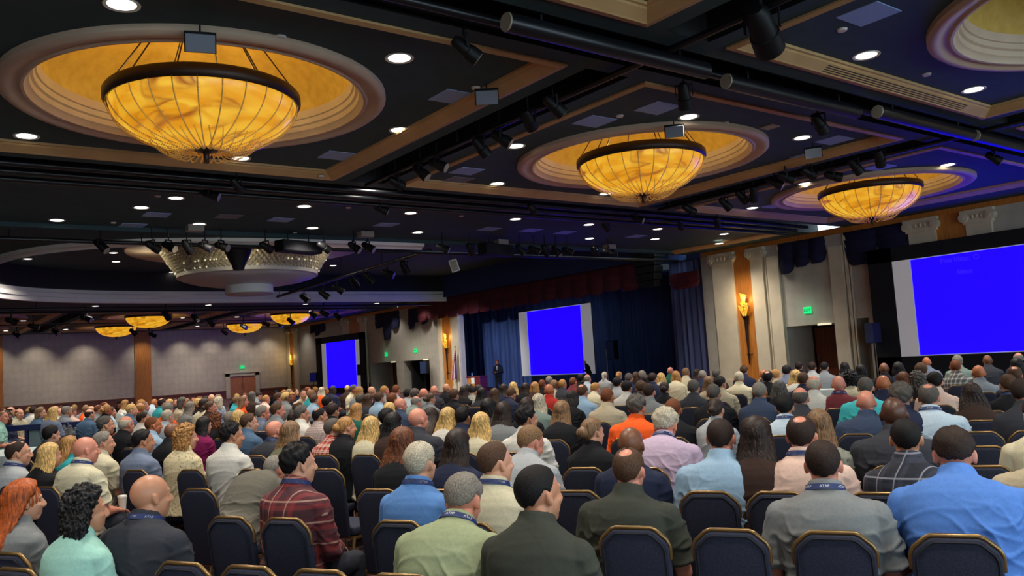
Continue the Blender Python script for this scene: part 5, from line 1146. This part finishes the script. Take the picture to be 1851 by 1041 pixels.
# ------------------------------------------------------------------ the audience
# head position in the photo (1851 x 1041), pose, hair style, hair colour, skin, cloth, garment, lanyard
P_ = '''33,818,r,balding,db,f,light grey,shirt,1|90,822,f,wavy,bl,f,black,jacket|127,806,g,wavy,gb,f,teal,blouse|155,812,R,,,p,cream,shirt,1|187,800,r,short,gy,f,cream,shirt|191,768,r,short,dg,f,dark brown,jacket|228,767,a,fringe,wh,p,black,jacket|259,757,r,short,db,f,white,shirt|277,768,r,buzz,au,o,light blue,shirt|259,797,r,short,bk,t,blue-grey,shirt|303,754,a,short,wh,f,pale blue,shirt|312,781,a,,,b,black,shirt
93,786,a,short,bk,f,charcoal,jacket|337,790,g,curly,gb,f,leopard print,blouse|369,768,f,long,bk,f,magenta,blouse|390,761,f,curly,au,f,black,jacket|416,757,a,buzz,gy,p,black,jacket|431,756,f,bob,bl,f,grey,blouse|419,787,r,messy,bk,t,white,shirt|450,764,r,short,br,f,denim blue,shirt|497,778,R,,,p,charcoal,jacket,1|526,783,f,long,lb,f,olive,blouse|533,757,f,bob,db,f,grey,cardigan|475,747,r,short,gy,p,blue-grey,shirt|502,742,r,short,br,p,steel grey,shirt
540,738,r,balding,br,p,white,shirt|546,748,r,short,dg,f,white,shirt|578,752,r,balding,bk,t,striped,shirt|603,775,r,crew,dg,f,red and white checked,shirt|540,838,r,messy,bk,f,dark red plaid,long-sleeved shirt,1|496,848,L,buzz,gy,p,taupe grey,suit|602,743,a,short,db,f,black,shirt|568,723,a,short,br,f,light blue,shirt|592,728,a,short,bk,f,navy,shirt|626,772,g,bun,gb,f,black,jacket|671,772,f,wavy,bl,f,cream,blouse|711,765,f,long,bk,f,dark brown,blouse
645,742,f,long,gb,f,green,blouse|652,723,a,short,dg,f,mint,shirt|686,720,a,short,br,f,light blue,shirt|666,722,f,long,br,f,charcoal,blouse|709,723,a,short,au,f,black,jacket|724,732,r,,,p,slate blue,jacket|704,741,f,wavy,bl,f,beige,blouse|752,728,N,fringe,gy,p,grey-green,shirt|766,712,a,,,p,grey,shirt|778,721,g,bun,br,f,steel grey,blouse|756,758,R,,,p,charcoal,jacket|779,754,e,long,db,f,floral print,blouse|810,754,f,wavy,bl,f,white,blouse
837,754,a,short,bk,t,navy,shirt|870,766,f,wavy,bl,f,cream,blouse|828,803,f,long,db,f,navy,blouse|728,800,f,wavy,au,f,black,blouse|760,836,a,short,wh,f,cornflower blue,shirt,1|785,706,a,,,p,charcoal,jacket|807,702,a,,,t,black,jacket|821,715,a,short,br,f,black,shirt|856,709,d,short,bk,f,grey checked,shirt|839,707,f,long,db,f,black,blouse|871,711,f,long,bk,f,charcoal,blouse|883,737,f,bob,bk,f,black,blouse|910,745,f,long,db,f,grey,blouse|894,713,f,long,br,f,black,jacket
737,713,a,short,bk,f,light grey,shirt|750,713,a,short,dg,f,pale blue,shirt|928,700,f,wavy,bl,f,black,blouse|910,703,f,long,db,f,navy,blouse|924,714,d,short,br,f,navy,suit|950,701,f,long,db,f,black,cardigan|967,700,f,bob,gb,f,dark brown,blouse|980,695,a,buzz,au,o,black,shirt|993,689,a,short,gy,f,navy,jacket|1002,697,a,short,lb,f,beige,shirt|993,706,A,,,o,red,shirt|1017,695,a,buzz,gb,p,charcoal,shirt|1036,691,a,buzz,au,p,maroon,shirt|1050,685,a,short,bk,f,black,jacket|1062,685,a,fringe,gy,p,pale blue,shirt
974,727,f,wavy,wh,f,grey-green,cardigan|953,735,f,long,db,f,black,sweater|1053,708,a,balding,br,p,light blue,shirt|1035,721,e,bob,bk,f,black,blouse|1016,743,f,long,lb,f,black,jacket|1076,704,d,short,gb,f,cream,shirt|1098,717,a,buzz,au,o,beige,shirt|1133,701,a,short,bk,f,white,shirt,1|1116,693,a,short,bk,f,light grey,shirt|1119,679,f,bun,gb,f,grey,cardigan|1093,679,f,pony,wh,f,light grey,cardigan|1137,684,a,short,dg,f,navy,shirt|1159,701,a,short,br,f,charcoal,shirt|1173,708,a,crew,db,p,grey,shirt
1150,681,f,bob,br,f,black,blouse|1161,679,a,short,gy,f,navy,jacket|1169,687,f,long,db,f,navy,cardigan|1180,684,a,short,db,f,navy,shirt|1195,683,f,bob,bl,f,beige,cardigan|1201,702,f,bun,db,f,black,jacket|1151,736,A,messy,dg,f,orange,shirt|1203,768,N,messy,wh,p,lilac,shirt,1|1141,802,a,,,b,navy,shirt|1137,848,A,balding,br,p,dark olive,shirt|1071,780,g,bun,lb,f,black,jacket|959,799,D,crew,lb,p,light grey,suit|952,757,r,messy,bk,t,white,shirt|909,748,e,long,bk,f,dark brown,blouse|895,835,r,crew,br,f,cream,shirt,1
973,890,r,crew,bk,t,dark olive,jacket|838,902,N,short,gy,p,sage green,shirt,1|1212,671,a,,,p,green,shirt|1222,680,f,bob,gb,f,cream,cardigan|1240,674,a,short,lb,f,cream,shirt|1260,675,f,long,db,f,navy,blouse|1270,679,a,buzz,gy,p,navy,jacket|1295,677,a,short,dg,f,dark brown,jacket|1281,692,f,long,lb,f,beige,blouse|1254,701,a,short,dg,f,charcoal,suit|1302,694,r,short,bk,t,beige,shirt|1290,711,a,crew,dg,f,black,jacket|1336,683,a,crew,wh,p,cream,shirt,1|1345,670,a,short,br,f,navy,jacket|1373,708,a,crew,gy,o,slate blue,suit|1381,678,a,,,o,charcoal,shirt
1388,683,a,balding,bk,f,black,shirt|1402,678,a,crew,gb,f,beige,shirt|1422,671,a,short,bk,f,blue-grey,shirt|1439,680,f,wavy,bl,f,white,blouse|1444,663,a,short,db,f,black,jacket|1468,664,a,short,db,f,light grey,shirt|1490,664,a,short,bk,f,steel grey,shirt|1452,686,a,buzz,br,o,navy,jacket|1409,704,f,bob,dg,f,black,jacket|1447,719,a,fringe,dg,p,charcoal,jacket|1294,740,f,bun,db,f,light grey,blazer|1418,735,a,short,bk,t,pale blue,shirt,1|1303,790,A,crew,db,p,light blue,shirt|1368,786,f,long,db,f,dark brown,blouse|1449,786,A,balding,db,p,pale pink,shirt,1|1481,768,f,long,lb,f,grey patterned,blouse
1471,695,a,fringe,wh,p,white,shirt|1516,695,A,,,p,maroon,shirt,1|1527,664,f,bob,bk,f,charcoal,jacket|1538,685,f,curly,bk,f,cream,cardigan|1556,669,f,bob,bk,f,black,jacket|1565,700,A,crew,dg,p,turquoise,shirt|1566,727,A,,,p,slate blue,shirt|1597,694,a,,,o,navy,shirt|1598,667,a,,,b,black,jacket|1624,666,f,bob,bk,f,navy,blouse|1633,687,f,long,au,f,black,blouse|1629,717,A,messy,dg,f,navy,jacket|1616,748,A,,,d,charcoal,suit|1665,670,a,short,br,f,navy,suit|1675,655,a,,,o,blue-grey,shirt|1679,717,A,balding,dg,p,pale blue,shirt,1
1690,690,a,short,bk,f,pale pink,shirt|1659,688,f,curly,dg,f,black,blouse|1727,663,a,buzz,au,p,black and white checked,shirt|1731,653,a,short,gy,f,grey-green,shirt|1757,712,f,wavy,db,f,dark brown,cardigan|1769,674,a,,,o,steel grey,shirt|1785,652,a,,,b,charcoal,suit|1823,695,a,crew,br,f,black,jacket,1|1849,708,r,crew,db,p,charcoal,suit|1841,648,a,fringe,gy,p,navy,shirt|1838,660,f,bob,bk,f,black,jacket|1834,678,a,balding,br,p,charcoal,jacket|1638,792,a,crew,bk,t,black plaid,long-sleeved shirt|1725,820,N,short,db,p,royal blue,shirt|1488,838,A,crew,db,p,grey,shirt,1|1217,740,a,buzz,au,o,black,jacket
45,905,g,long,rd,f,grey,sweater|155,922,g,curly,bk,t,mint,blouse|272,895,R,,,t,charcoal,jacket,1|1878,748,a,short,br,f,cream,shirt|1884,800,A,crew,gy,p,beige,shirt|700,756,a,short,bk,t,black,shirt'''
nrm = Vector((math.cos(ROWYAW), math.sin(ROWYAW), 0)); alg = Vector((-math.sin(ROWYAW), math.cos(ROWYAW), 0))
S0, DS = 3.14, 0.975
GAR = {'a': '', 'r': '', }
people = []
def hairword(st, c):
    if not st: return 'a bald head'
    w = HW[c]
    return {'short': 'short %s hair', 'crew': 'cropped %s hair', 'buzz': 'shaved %s hair', 'fringe': 'a bald crown and %s sides', 'balding': 'thinning %s hair', 'long': 'long %s hair', 'wavy': 'wavy %s hair', 'bob': '%s bob hair', 'curly': 'curly %s hair', 'bun': '%s hair tied up', 'pony': 'a %s ponytail', 'messy': 'tousled %s hair'}[st] % w
HEADL = {}
def headl(v):
    if v not in HEADL: HEADL[v] = POSES[v].head_matrix() @ Vector((-0.005, 0, 0.02))
    return HEADL[v]
for line in P_.replace('\n', '|').split('|'):
    q = line.split(',')
    x, y = float(q[0]), float(q[1]); v, hs, hc, sk, cl, ga = q[2:8]; lan = len(q) > 8
    hl = headl(v); d = Vector(ray(x, y)); best = None
    for k in range(0, 30):
        t = (S0 + DS*k + hl.x*0.97)/d.dot(nrm)
        if t <= 0: continue
        z = CZ + d.z*t; e = abs(z - hl.z*(0.985 if POSES[v].sex == 'm' else 0.97))
        if best is None or e < best[0]: best = (e, k, t, z)
    e, k, t, z = best; sc = z/hl.z
    if not 0.90 <= sc <= 1.10:
        sc = max(0.94, min(1.06, sc)); t = (sc*hl.z - CZ)/d.z if abs(d.z) > 1e-3 else t
        if t <= 0 or t*d.length > 40: t = 24/d.length; sc = (CZ + d.z*t)/hl.z
    sc = max(0.86, min(1.14, sc))
    hp = Vector((d.x*t, d.y*t, 0)); yaw = ROWYAW + math.radians(rnd.uniform(-4, 4))
    off = Matrix.Rotation(yaw, 3, 'Z') @ Vector((hl.x, hl.y, 0))*sc
    pos = hp - off; pos.z = 0
    people.append(dict(px=(x, y), pos=pos, yaw=yaw, v=v, hs=hs, hc=hc, sk=sk, cl=cl, ga=ga, lan=lan, sc=sc, row=k, dist=pos.length, seat=True))
# the far seats on the other side of the rail: smaller in the photo, at round tables
def interp(x, T):
    for (a, b), (c, d_) in zip(T, T[1:]):
        if a <= x <= c: return b + (d_ - b)*(x - a)/(c - a)
    return T[-1][1]
TOPY = [(-10, 746), (100, 743), (200, 735), (300, 731), (400, 724), (500, 714), (640, 705), (900, 696)]
rf = random.Random(21)
def far_head(x, y):
    fem = rf.random() < 0.42
    v = rf.choice('fgeh' if fem else 'aarldA'); hs = rf.choice(['long', 'wavy', 'bob', 'bob', 'bun', 'long'] if fem else ['short', 'short', 'crew', 'buzz', 'balding', 'fringe', '', 'short'])
    hc = rf.choice(['bk', 'db', 'db', 'br', 'br', 'lb', 'bl', 'gb', 'gy', 'dg', 'wh', 'au']); sk = rf.choice('fffftppob'); cl = rf.choice(['white', 'cream', 'light blue', 'pale blue', 'navy', 'black', 'charcoal', 'grey', 'slate blue', 'denim blue', 'teal', 'mint', 'light grey', 'pale pink', 'beige', 'blue-grey', 'orange', 'red', 'maroon', 'white', 'steel grey', 'dark brown'])
    ga = rf.choice(['shirt', 'shirt', 'jacket', 'blouse' if fem else 'shirt']); sc = rf.uniform(0.95, 1.05); hl = headl(v); d = Vector(ray(x, y)); z = hl.z*sc; t = (z - CZ)/d.z
    yaw = math.radians(rf.choice([8, 15, 25, 30, -20, 40, 20, 10, 80, -60, -95] if t*d.length > 21 else [8, 15, 25, 30, -10, 40])); off = Matrix.Rotation(yaw, 3, 'Z') @ Vector((hl.x, hl.y, 0))*sc
    pos = Vector((d.x*t, d.y*t, 0)) - off
    if (x < 230 and pos.length < 18.8) or pos.length > 62 or pos.x > XW - 0.8 or pos.y > YW - 1 or d.z*t > 0: return
    for p in people:
        if (p['pos'] - pos).length < 0.55: return
    people.append(dict(px=(x, y), pos=pos, yaw=yaw, v=v, hs=hs, hc=hc, sk=sk, cl=cl, ga=ga, lan=False, sc=sc, row=-1, dist=pos.length, seat=False))
for k, (dy, x1, step) in enumerate(((-2, 640, 11.5), (4, 570, 12), (9, 420, 13))):
    x = -6 + 5*k
    while x < x1:
        far_head(x + rf.uniform(-3, 3), interp(x, TOPY) + dy + rf.uniform(-2, 2)); x += step
for x, y in [(650, 708), (672, 707), (695, 706), (716, 705), (848, 703), (866, 704), (885, 704)]: far_head(x, y)

# labels: hair + clothes, then a neighbour where two people would read alike
def base_label(p): return 'person with %s in %s %s' % (hairword(p['hs'], p['hc']), p['cl'], p['ga'])
def short(p): return '%s %s' % (p['cl'], p['ga'])
used = {}
for p in people: used.setdefault(base_label(p), []).append(p)
final = set()
cnt_short = {}
for p in people: cnt_short[short(p)] = cnt_short.get(short(p), 0) + 1
for p in sorted(people, key=lambda p: p['dist']):
    b = base_label(p); cand = [b] if len(used[b]) == 1 else []
    nb = sorted((q for q in people if q is not p), key=lambda q: (q['px'][0] - p['px'][0])**2 + (q['px'][1] - p['px'][1])**2)[:14]
    nb.sort(key=lambda q: cnt_short[short(q)])
    hd = {'d': 'head bowed', 'D': 'head bowed', 'e': 'head bowed', 'N': 'leaning forward', 'L': 'bent far forward'}.get(p['v'], '')
    for q in nb:
        dx, dy = q['px'][0] - p['px'][0], q['px'][1] - p['px'][1]
        rel = 'beside' if abs(dx) > 1.2*abs(dy) else ('behind' if dy > 0 else 'before')
        if rel == 'behind' and q['dist'] > p['dist']: rel = 'beside'
        cand.append('%s, %s the %s' % (b, rel, short(q)))
    for q, r in [(a, c) for a in nb for c in nb if a is not c][:60]: cand.append('%s, between %s and %s' % (b, short(q), short(r)))
    for c in cand:
        if c not in final and len(c.split()) <= 16: break
    final.add(c); p['label'] = c
for p in people:
    near = 2 if p['dist'] < 6.0 else 1
    p['o'] = person(p['pos'], p['yaw'], p['v'], p['hs'], p['hc'], p['sk'], p['cl'], p['ga'], p['label'], near, p['lan'] and p['dist'] < 12, p['sc'], 'seated audience' if p['seat'] else 'audience at the far tables', 1.14 if p['hc'] == 'rd' else 1.0)

# chairs: one under each seated person, and the empty ones
rows_t = {}
mb = MB(); 
def far_frame():
    m = MB()
    for src in ('frame',): pass
    return None
def put_chair(pos, lab, near, yaw, grp='banquet chairs in rows'):
    s_ = pos.dot(nrm); t = pos.dot(alg)
    for (a, b) in rows_t.get('all', []):
        if abs(a - s_) < 0.5 and abs(b - t) < 0.375: return None
    rows_t.setdefault('all', []).append((s_, t)); return chair(pos, yaw, lab, grp, near)
EMPTY = [((415, 928), 'navy chair behind the bent taupe grey suit'), ((515, 938), 'navy chair behind the dark red plaid shirt'), ((720, 945), 'navy chair behind the cornflower blue shirt'), ((1725, 970), 'navy chair behind the royal blue shirt, widest at the lower edge'), ((1505, 966), 'navy chair behind the grey shirt with lanyard'), ((1145, 964), 'navy chair behind the dark olive shirt with thinning crown'), ((1280, 888), 'navy chair behind the light blue shirt'), ((330, 1015), 'navy chair cut by the lower edge behind the charcoal jacket'), ((15, 997), 'navy chair in the lower picture corner behind the bright red hair'), ((245, 846), 'navy chair behind the blue-grey shirt'), ((345, 846), 'navy chair behind the leopard print blouse'), ((398, 848), 'navy chair behind the white shirt with tousled black hair'), ((455, 847), 'navy chair behind the charcoal jacket and bald head'),
         ((1318, 957), 'empty navy chair in the front between the grey and dark olive shirts'), ((1030, 952), 'empty navy chair half hidden behind the cropped dark head'), ((450, 1022), 'empty navy chair at the lower edge before the taupe grey suit'), ((580, 1035), 'empty navy chair at the lower edge, only its brass top showing'), ((620, 937), 'empty navy chair between the dark red plaid and cornflower blue shirts'),
         ((1055, 840), 'empty navy chair behind the light grey suit, in front of the bun'), ((1040, 880), 'empty navy chair before the black jacket with hair tied up'), ((1770, 775), 'empty navy chair third in the aisle column by the cream sleeve'), ((1775, 800), 'empty navy chair second in the aisle column by the cream sleeve'), ((1780, 840), 'empty navy chair first in the aisle column by the cream sleeve'),
         ((1790, 742), 'empty navy chair fourth in the aisle column below the wavy dark hair'), ((1550, 785), 'empty navy chair before the slate blue shirt and bald head'), ((198, 852), 'empty navy chair beside the bald person in cream'), ((283, 848), 'empty navy chair beside the leopard print blouse'), ((660, 818), 'empty navy chair beside the red and white checked shirt'), ((1585, 890), 'empty navy chair before the black plaid shirt'), ((1405, 888), 'empty navy chair before the pale pink shirt'), ((590, 848), 'empty navy chair behind the red and white checked shirt'), ((20, 870), 'empty navy chair behind the bright red hair'), ((1215, 790), 'empty navy chair beside the lilac shirt'), ((115, 1002), 'empty navy chair below the bright red hair'), ((215, 1010), 'empty navy chair below the mint blouse')]
for (x, y), L in EMPTY:
    d = Vector(ray(x, y)); best = None
    for k in range(0, 20):
        t = (S0 + DS*k - 0.29)/d.dot(nrm); z = CZ + d.z*t; e = abs(z - 0.935)
        if best is None or e < best[0]: best = (e, t)
    t = (0.935 - CZ)/d.z if best[0] > 0.06 else best[1]
    pos = Vector((d.x*t, d.y*t, 0)) + nrm*0.29
    for p in people:
        dd = p['pos'] - pos
        if p['seat'] and abs(dd.dot(nrm)) < 0.55 and abs(dd.dot(alg)) < 0.40: pos = pos + nrm*min(0.0, dd.dot(nrm) + 0.02)
    put_chair(pos, L, 2 if pos.length < 6 else 1, ROWYAW, 'banquet chairs in rows')

chs = []
for p in sorted(people, key=lambda p: p['dist']):
    if not p['seat'] or p['dist'] > 17: continue
    L = 'navy gold-rimmed chair of the ' + p['label'].replace('person with ', '').replace('a bald head', 'bald person').replace(' hair', '-haired person', 1)
    w = L.split(); L = ' '.join(w[:16])
    if w[15:16] and w[min(len(w), 16) - 1] in ('the', 'and', 'between', 'beside', 'behind', 'in'): L = ' '.join(w[:15])
    put_chair(p['pos'], L, 2 if p['dist'] < 5.5 else (1 if p['dist'] < 7.5 else 0), p['yaw'])
# standing speaker and the bent figure by the middle screen
P = on_x(900, 662, 25.8); hl = headl('S'); p = person((P.x, P.y, 0), math.pi + 0.5, 'S', 'balding', 'db', 'o', 'navy', 'suit', 'person standing on the stage in a navy suit, hands together', 2, False, max(1.02, P.z/hl.z))
mb = MB(); ps = POSES['S']; R = []
for l in (0.34, 0.42, 0.5, 0.58): 
    c, t, f = ps.frame(l); hw = {0.34: .012, 0.42: .03, 0.5: .045, 0.58: .04}[l]; dd = {0.34: .155, 0.42: .15, 0.5: .13, 0.58: .10}[l]
    R.append([c + f*(dd - 0.02) + Vector((0, -hw, 0)), c + f*(dd + 0.004) + Vector((0, -hw*0.6, 0)), c + f*(dd + 0.008), c + f*(dd + 0.004) + Vector((0, hw*0.6, 0)), c + f*(dd - 0.02) + Vector((0, hw, 0))])
mb.loft(R); link('shirt_front', mb.mesh('shirt_front', M['paper'], True), p)
P = on_x(1070, 664, 29.6); hl = headl('B'); person((P.x - 0.2, P.y, 0), math.pi*0.75, 'B', 'fringe', 'wh', 'p', 'black', 'jacket', 'stooping white-haired person in black before the middle screen', 2, False, max(0.86, P.z/hl.z))

# glass rail with a navy top, pale tables and covered chairs on the far side
a, b = on_z(48, 770, 1.02), on_z(166, 762, 1.02); dv = b - a; L_ = dv.length; o = thing('glass_rail', 'glass railing with navy top rail behind the blonde heads', 'railing', (a.x, a.y, 0), math.atan2(dv.y, dv.x))
mb = MB(); mb.box(-0.4, -0.05, 0.93, L_, 0.05, 1.05); link('top_rail', mb.mesh('top_rail', M['navyplastic'], bevel=0.01), o)
gm = NT('rail_glass'); gm.b.inputs['Base Color'].default_value = (*lin((170, 205, 205)), 1); gm.b.inputs['Roughness'].default_value = 0.05; gm.b.inputs['Alpha'].default_value = 0.28
n_ = max(2, int(L_/1.1))
for k in range(n_):
    mb = MB(); mb.box(L_*k/n_ + 0.05, -0.008, 0.1, L_*(k + 1)/n_ - 0.05, 0.008, 0.92); link('glass_pane', mb.mesh('glass_pane', gm.m), o)
for k in range(n_ + 1): mb = MB(); mb.box(L_*k/n_ - 0.03, -0.03, 0.0, L_*k/n_ + 0.03, 0.03, 0.93); link('post', mb.mesh('post', M['navyplastic']), o)
TB = None
def round_table(P, lab, grp):
    global TB
    if TB is None:
        mb = MB(); n = 48; R = []
        for r_, z, wv in ((0.02, 0.752, 0), (0.80, 0.752, 0), (0.84, 0.74, 0.0), (0.86, 0.6, 0.02), (0.88, 0.35, 0.045), (0.90, 0.06, 0.06)):
            R.append([((r_ + wv*math.sin(14*2*math.pi*j/(n*2)*2))*math.cos(2*math.pi*j/n), (r_ + wv*math.sin(14*2*math.pi*j/n))*math.sin(2*math.pi*j/n), z) for j in range(n)])
        mb.loft(R, cap=False); cl = mb.mesh('tablecloth', M['linen'], True); m2 = MB(); m2.lathe([(0.0, 0.0), (0.3, 0.0), (0.3, 0.03), (0.04, 0.06), (0.04, 0.7), (0.79, 0.71), (0.79, 0.745), (0, 0.745)], 24); TB = (cl, m2.mesh('table', M['doorwood'], True))
    o = tag(link('round_table', TB[1], None, P), lab, 'table', grp); c = link('tablecloth', TB[0], None, P); tag(c, 'pale linen cloth over the ' + lab, 'tablecloth', grp + ' cloths')
for k, (q, lab) in enumerate([((20, 800), 'round table nearest the picture edge, behind the rail'), ((60, 775), 'round table behind the glass rail posts'), ((215, 757), 'round table behind the bald crown with white sides'), ((345, 752), 'round table behind the magenta blouse'), ((455, 742), 'round table between the grey and brown heads'), ((525, 733), 'round table under the wooden far door'), ((610, 718), 'round table before the framed blue screen')]):
    P = on_z(*q, 0.9); P = Vector((P.x, P.y, 0)); bad = [p for p in people if (p['pos'] - P).length < 1.15]
    for _ in range(40):
        bad = [p for p in people if (p['pos'] - P).length < 1.2]
        if not bad: break
        c = Vector((0, 0, 0))
        for p in bad: c += (P - p['pos']).normalized()*0.25
        P = P + c + Vector((rf.uniform(-.1, .1), rf.uniform(-.1, .1), 0))
    if not bad: round_table(P, lab, 'round tables with pale cloths')
mb = MB(); mb.prism([(-0.24, 0.02), (0.24, 0.02), (0.23, 0.8), (0.20, 1.0), (0.1, 1.05), (-0.1, 1.05), (-0.20, 1.0), (-0.23, 0.8)], 'x', -0.30, -0.22); mb.box(-0.24, -0.24, 0.02, 0.24, 0.24, 0.46); cov = mb.mesh('covered_chair', M['linen'], True, bevel=0.02)
for k, (q, rel) in enumerate([((218, 748), 'behind the thinning and white heads'), ((343, 757), 'beside the long black hair'), ((450, 747), 'beside the grey-haired blue-grey shirt'), ((520, 740), 'behind the thinning brown hair'), ((236, 752), 'before the dark far crowd'), ((575, 726), 'near the framed blue screen'), ((24, 850), 'at the picture edge beside the light grey shirt'), ((400, 742), 'behind the auburn curly hair')]):
    P = on_z(*q, 0.95); P = Vector((P.x, P.y, 0))
    for _ in range(40):
        bad = [p for p in people if (p['pos'] - P).length < 0.6]
        if not bad: break
        for p in bad: P = P + (P - p['pos']).normalized()*0.2
    tag(link('covered_chair', cov, None, P, (0, 0, rf.uniform(-0.5, 1.0))), 'pale linen-covered chair ' + rel, 'chair', 'linen-covered chairs')

# long white tables in the front rows with cups and papers
mb = MB(); mb.box(-0.23, -0.95, 0.735, 0.23, 0.95, 0.752); mb.box(-0.235, -0.955, 0.25, -0.228, 0.955, 0.752); mb.box(0.228, -0.955, 0.25, 0.235, 0.955, 0.752); mb.box(-0.235, -0.955, 0.25, 0.235, -0.948, 0.752); mb.box(-0.235, 0.948, 0.25, 0.235, 0.955, 0.752); lt = mb.mesh('tabletop', M['linen'])
mb = MB()
for sx in (-1, 1):
    for sy in (-1, 1): mb.tube([(sx*0.17, sy*0.85, 0.0), (sx*0.17, sy*0.85, 0.735)], 0.015, 8)
ll = mb.mesh('folding_legs', M['black'])
mb = MB(); mb.lathe([(0.0, 0.0), (0.028, 0.0), (0.038, 0.105), (0.0, 0.105)], 16); cupm = mb.mesh('cup_body', M['cup'], True); mb = MB(); mb.lathe([(0.041, 0.103), (0.041, 0.112), (0.034, 0.122), (0.0, 0.122)], 16); lidm = mb.mesh('cup_lid', M['white'], True)
def cup(P, lab): o = thing('paper_cup', lab, 'cup', P, 0, 'paper cups'); link('cup_body', cupm, o); link('cup_lid', lidm, o)
for q, lab in [((1215, 712), 'narrow white-clothed table by the black-jacketed bun'), ((1385, 716), 'narrow white-clothed table beside the slate blue suit'), ((1500, 702), 'narrow white-clothed table by the maroon shirt'), ((1805, 690), 'narrow white-clothed table by the cropped brown head')]:
    d = Vector(ray(*q)); t = (0.75 - CZ)/d.z; P = Vector((d.x*t, d.y*t, 0)); k = round(((P.dot(nrm)) - S0 - 0.62)/DS); P = P*((S0 + DS*k + 0.62)/P.dot(nrm))
    o = thing('narrow_table', lab, 'table', P, ROWYAW, 'narrow tables in the front rows'); link('tabletop', lt, o); link('folding_legs', ll, o)
    for n, dy in enumerate((-0.6, 0.25)):
        c = P + alg*dy; cup((c.x, c.y, 0.753), ('first' if n else 'second') + ' white-lidded cup on the ' + ' '.join(lab.split()[2:]))
# cups in hands: the checked shirt and the cream shirt; a phone glow by the pale pink shirt
def held(match, sd, lab):
    for p in people:
        if p['cl'] == match[0] and p['hs'] == match[1] and p['hc'] == match[2]:
            sh, el, wr = POSES[p['v']].joints()[sd]; dd = (wr - el).normalized(); l = wr + (dd + Vector((0.35, 0, -0.1))).normalized()*0.09; l = l*p['sc']; c = Matrix.Rotation(p['yaw'], 3, 'Z') @ l + p['pos']; cup((c.x, c.y, c.z + 0.005), lab)
held(('red and white checked', 'crew', 'dg'), -1, 'paper cup with white lid held by the red and white checked shirt'); held(('cream', '', ''), -1, 'paper cup with white lid held by the bald person in cream')
for p in people:
    if p['seat'] and p['cl'] == 'light blue' and p['hs'] == 'crew':
        c = Matrix.Rotation(p['yaw'], 3, 'Z') @ (Vector((0.36, -0.30, 0.66))*p['sc']) + p['pos']; mb = MB(); mb.box(-0.07, -0.038, -0.004, 0.07, 0.038, 0.004); tag(link('phone', mb.mesh('phone', M['phone'], bevel=0.002), None, c, (0, -0.5, p['yaw'])), 'phone with a glowing blue screen beside the light blue shirt', 'phone')
